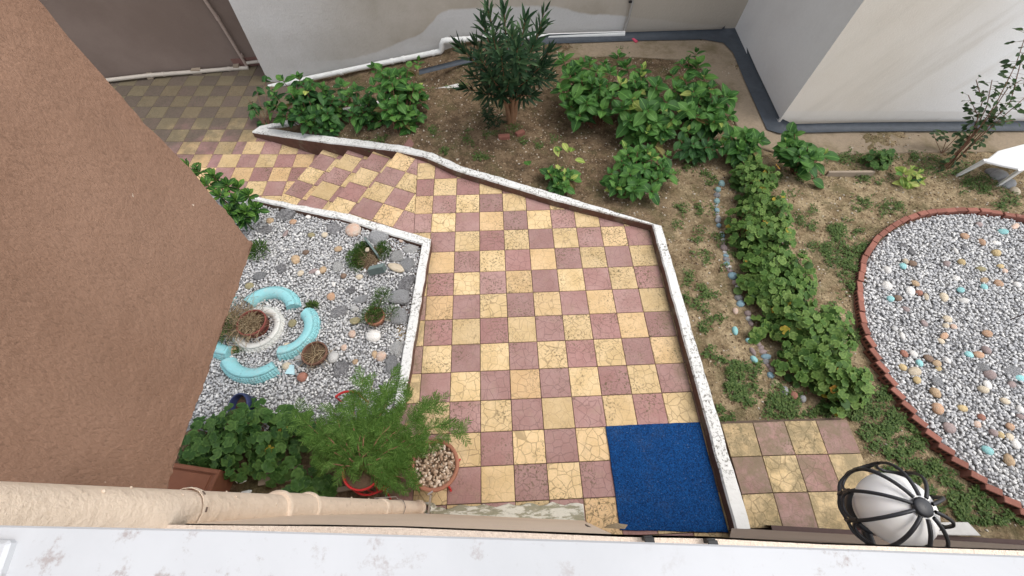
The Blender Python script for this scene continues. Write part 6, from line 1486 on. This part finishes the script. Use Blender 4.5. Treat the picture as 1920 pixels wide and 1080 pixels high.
for px, py, w_, h_, c in ((1872, 330, 34, 24, 'grey'), (1888, 345, 30, 20, 'grey'), (1862, 325, 30, 18, 'dark'), (1903, 358, 14, 16, 'cream')):
    o, p = put_stone(px, py, w_, h_, c, lambda a, b: soil(a, b), 'border_stone', h=.9); items.append((o, c, px, py))
label_set(items, 'under the white plastic chair', 'stones under the chair', 'stone')
# rose
B = gb(1770, 318); root = empty('rose_bush', B, 'thin straggly rose bush leaning right in front of the white wall', 'shrub'); rr = random.Random(91); mbx = MB()
canes = [((1830, 250, .5), (1870, 190, .95), (1905, 120, 1.3), (1925, 60, 1.6)), ((1820, 262, .4), (1850, 200, .8), (1860, 150, 1.1)), ((1840, 255, .5), (1885, 215, .8), (1925, 180, 1.0)), ((1800, 285, .25), (1850, 235, .5), (1900, 225, .6)), ((1810, 270, .35), (1835, 220, .65), (1815, 178, .85)), ((1850, 225, .65), (1890, 165, 1.0), (1915, 150, 1.1)), ((1790, 300, .15), (1815, 262, .4), (1845, 260, .42)), ((1825, 250, .5), (1842, 190, .85), (1830, 150, 1.05)), ((1850, 240, .55), (1895, 190, .9), (1918, 100, 1.4))]
for cn in canes:
    P_ = [Vector((rr.uniform(-.05, .05), 0, 0))] + [at(px, py, B.z + h) - B for px, py, h in cn]; mbx.tube(P_, [.007] + [.006 - .001 * i for i in range(len(cn))], 5, caps=False)
    for i in range(1, len(P_)):
        for k in range(13 if i > 1 else 3):
            q_ = P_[i - 1].lerp(P_[i], rr.random()); a = rr.uniform(0, 6.28); d = Vector((math.cos(a), math.sin(a) * .7, rr.uniform(-.5, .4))); q2 = q_ + d * rr.uniform(.03, .10); mbx.tube([q_, q2], .0015, 3, caps=False)
            put_leaf(root, rr.choice(ROSE), q2, d + Vector((rr.gauss(0, .4), rr.gauss(0, .4), -.2)), Vector((rr.gauss(0, .5), -.5 + rr.gauss(0, .5), 1)), rr.uniform(.05, .095))
mbx.build('stem', M['stem_red'], root)
# low leafy stems in front of the apron
B = gb(1765, 288); root = empty('rose_sucker', B, 'short dark rose shoot in front of the concrete apron', 'plant'); mbx = MB()
for px, py, h in ((1750, 252, .25), (1800, 250, .28), (1775, 262, .2), (1795, 268, .15)):
    t = at(px, py, B.z + h) - B; mbx.tube([Vector((0, 0, 0)), t], .004, 4, caps=False)
    for k in range(9): a = rr.uniform(0, 6.28); put_leaf(root, rr.choice(ROSE), t + Vector((rr.gauss(0, .07), rr.gauss(0, .04), rr.gauss(0, .03))), Vector((math.cos(a), math.sin(a), -.1)), Vector((0, -.3, 1)), rr.uniform(.06, .09))
mbx.build('stem', M['stem_red'], root)
B = gb(1708, 338); root = empty('young_hydrangea', B, 'small lime yellow hydrangea alone on the bare soil at the right', 'plant'); rr = random.Random(95)
for px, py, h in ((1708, 318, .16), (1722, 325, .16), (1695, 325, .14), (1725, 338, .1), (1705, 340, .1)): 
    t = at(px, py, B.z + h) - B; rosette(root, t, Vector((t.x, t.y - .1, .6)), .16, 3, rr, HYDY + HYDY + HYD[:1], 0, None)
MB().tube([(0, 0, 0), (0, 0, .14)], .005, 5).build('stem', M['stem_green'], root)
p = gb(1635, 312); geranium(p, [(0, 0, .17, .26), (.1, .05, .12, .22)], 50, 'lone dark green geranium before the apron left of the yellow hydrangea', 304, GERD, None, (.05, .085), group='geraniums in the border hedge', inner_n=40)
# black dead twig in the round bed
c = at(1893, 600, .1); root = empty('bare_twig', c, 'thin dark bare twig standing in the round gravel bed at the right edge', 'plant')
MB().tube([(0, 0, 0), (.01, .0, .2), (-.01, .02, .38)], [.006, .004, .002], 5).tube([(.005, 0, .12), (.10, .02, .2)], .003, 4).build('stem', M['darkbrown'], root)

# ---- ground cover weeds
wp_ = [(1573, 433, 26, 22, 240), (1577, 473, 40, 24, 420), (1600, 510, 30, 26, 330), (1603, 535, 26, 16, 260), (1310, 557, 30, 22, 200), (1333, 607, 20, 16, 90), (1513, 407, 22, 22, 100), (1613, 380, 22, 14, 90), (1657, 397, 26, 16, 110), (1375, 700, 30, 26, 160), (1327, 670, 16, 16, 50), (1385, 725, 34, 24, 200), (1400, 690, 26, 20, 100), (1393, 733, 26, 18, 120), (1360, 783, 20, 14, 110), (1497, 765, 54, 16, 330), (1460, 745, 30, 20, 200), (1560, 770, 30, 20, 180), (1647, 760, 44, 32, 330), (1693, 820, 50, 40, 430), (1690, 862, 44, 34, 280), (1660, 800, 30, 30, 260), (1600, 780, 40, 20, 200), (1847, 907, 30, 22, 180), (1800, 930, 40, 26, 300), (1827, 967, 30, 24, 220), (1865, 1000, 24, 20, 120), (1897, 983, 24, 22, 150), (871, 259, 16, 10, 50), (822, 280, 14, 8, 40), (904, 296, 14, 12, 60), (805, 250, 20, 10, 50), (1600, 300, 40, 12, 200), (1680, 300, 60, 10, 260), (1780, 330, 60, 20, 330), (1840, 345, 40, 20, 200), (1890, 380, 40, 16, 160), (1480, 330, 50, 20, 120), (1290, 330, 40, 20, 100), (1340, 340, 20, 14, 60), (1300, 400, 30, 40, 110), (1330, 480, 30, 40, 90), (700, 246, 40, 12, 90), (1640, 340, 30, 14, 100), (1000, 270, 60, 20, 70), (930, 250, 40, 14, 80), (1330, 440, 26, 40, 90), (1720, 900, 40, 30, 160), (1770, 880, 40, 34, 180), (1560, 600, 20, 40, 90), (1590, 640, 20, 40, 120), (1850, 150, 2, 2, 0), (1100, 95, 80, 8, 60), (820, 155, 40, 10, 120)]
mbx = MB(); rr = random.Random(123); VV = []; FF = []
for px, py, rx, ry, n_ in wp_:
    cl_ = [(rr.gauss(px, rx * .6), rr.gauss(py, ry * .6)) for _ in range(max(1, n_ // 16))]
    for k in range(int(n_ * 1.1)):
        cx_, cy_ = rr.choice(cl_); x, y = rr.gauss(cx_, 5.5), rr.gauss(cy_, 4.5); p = at(x, y, .03)
        if p.y < -4.25 or math.hypot(p.x - CIRC.x, p.y - CIRC.y) < CR + .07: continue
        if 2.8 < p.x < 4.12 and p.y < -3.30: continue
        z = soil(p.x, p.y); c_ = Vector((p.x, p.y, z + rr.uniform(.0, .035)))
        for q_ in range(3):
            a = rr.uniform(0, 6.28); d = Vector((math.cos(a), math.sin(a), rr.uniform(-.1, .7))).normalized(); s_ = d.cross(Vector((0, 0, 1))).normalized() * rr.uniform(.005, .010); L_ = rr.uniform(.016, .034)
            o_ = len(VV); VV += [c_, c_ + d * L_ * .55 - s_, c_ + d * L_, c_ + d * L_ * .55 + s_]; FF += [o_, o_ + 1, o_ + 2, o_ + 3]
o = link(bpy.data.objects.new('weeds', mesh_np('weeds', VV, FF, 4, LM['weed']))); tag(o, 'patches of low green weeds on the garden soil', 'weeds', kind='stuff')
# soil crumbs and bits of gravel on the earth
pts = []
for k in range(26000):
    x, y = rr.uniform(-2.2, 8.2), rr.uniform(-4.3, 3.0)
    if not inside(x, y, garden_poly) or math.hypot(x - CIRC.x, y - CIRC.y) < CR + .08 or (2.8 < x < 4.15 and y < -3.3): continue
    pts.append((x, y, soil(x, y) + wave(x, y) + .002))
o = gravel('soil_crumbs', pts, .004, .015, M['clod'], .7); tag(o, 'crumbs of earth and small stones on the garden soil', 'soil crumbs', kind='stuff')
# shed leaves and twigs
VV = []; FF = []
for k in range(1300):
    x, y = rr.uniform(-2.0, 8.0), rr.uniform(-4.3, 2.4)
    if not inside(x, y, garden_poly) or math.hypot(x - CIRC.x, y - CIRC.y) < CR + .08: continue
    a = rr.uniform(0, 6.28); d = Vector((math.cos(a), math.sin(a), rr.uniform(-.1, .2))); L_ = rr.uniform(.02, .09); s_ = Vector((-d.y, d.x, .1)) * (L_ * .06 if L_ > .05 else L_ * .2); c_ = Vector((x, y, soil(x, y) + .012)); o_ = len(VV); VV += [c_ - d * L_ / 2, c_ - s_, c_ + d * L_ / 2, c_ + s_]; FF += [o_, o_ + 1, o_ + 2, o_ + 3]
o = link(bpy.data.objects.new('leaf_litter', mesh_np('leaf_litter', VV, FF, 4, M['straw']))); tag(o, 'dry leaves and twigs scattered over the soil', 'leaf litter', kind='stuff')
print('objects', len(col.objects))
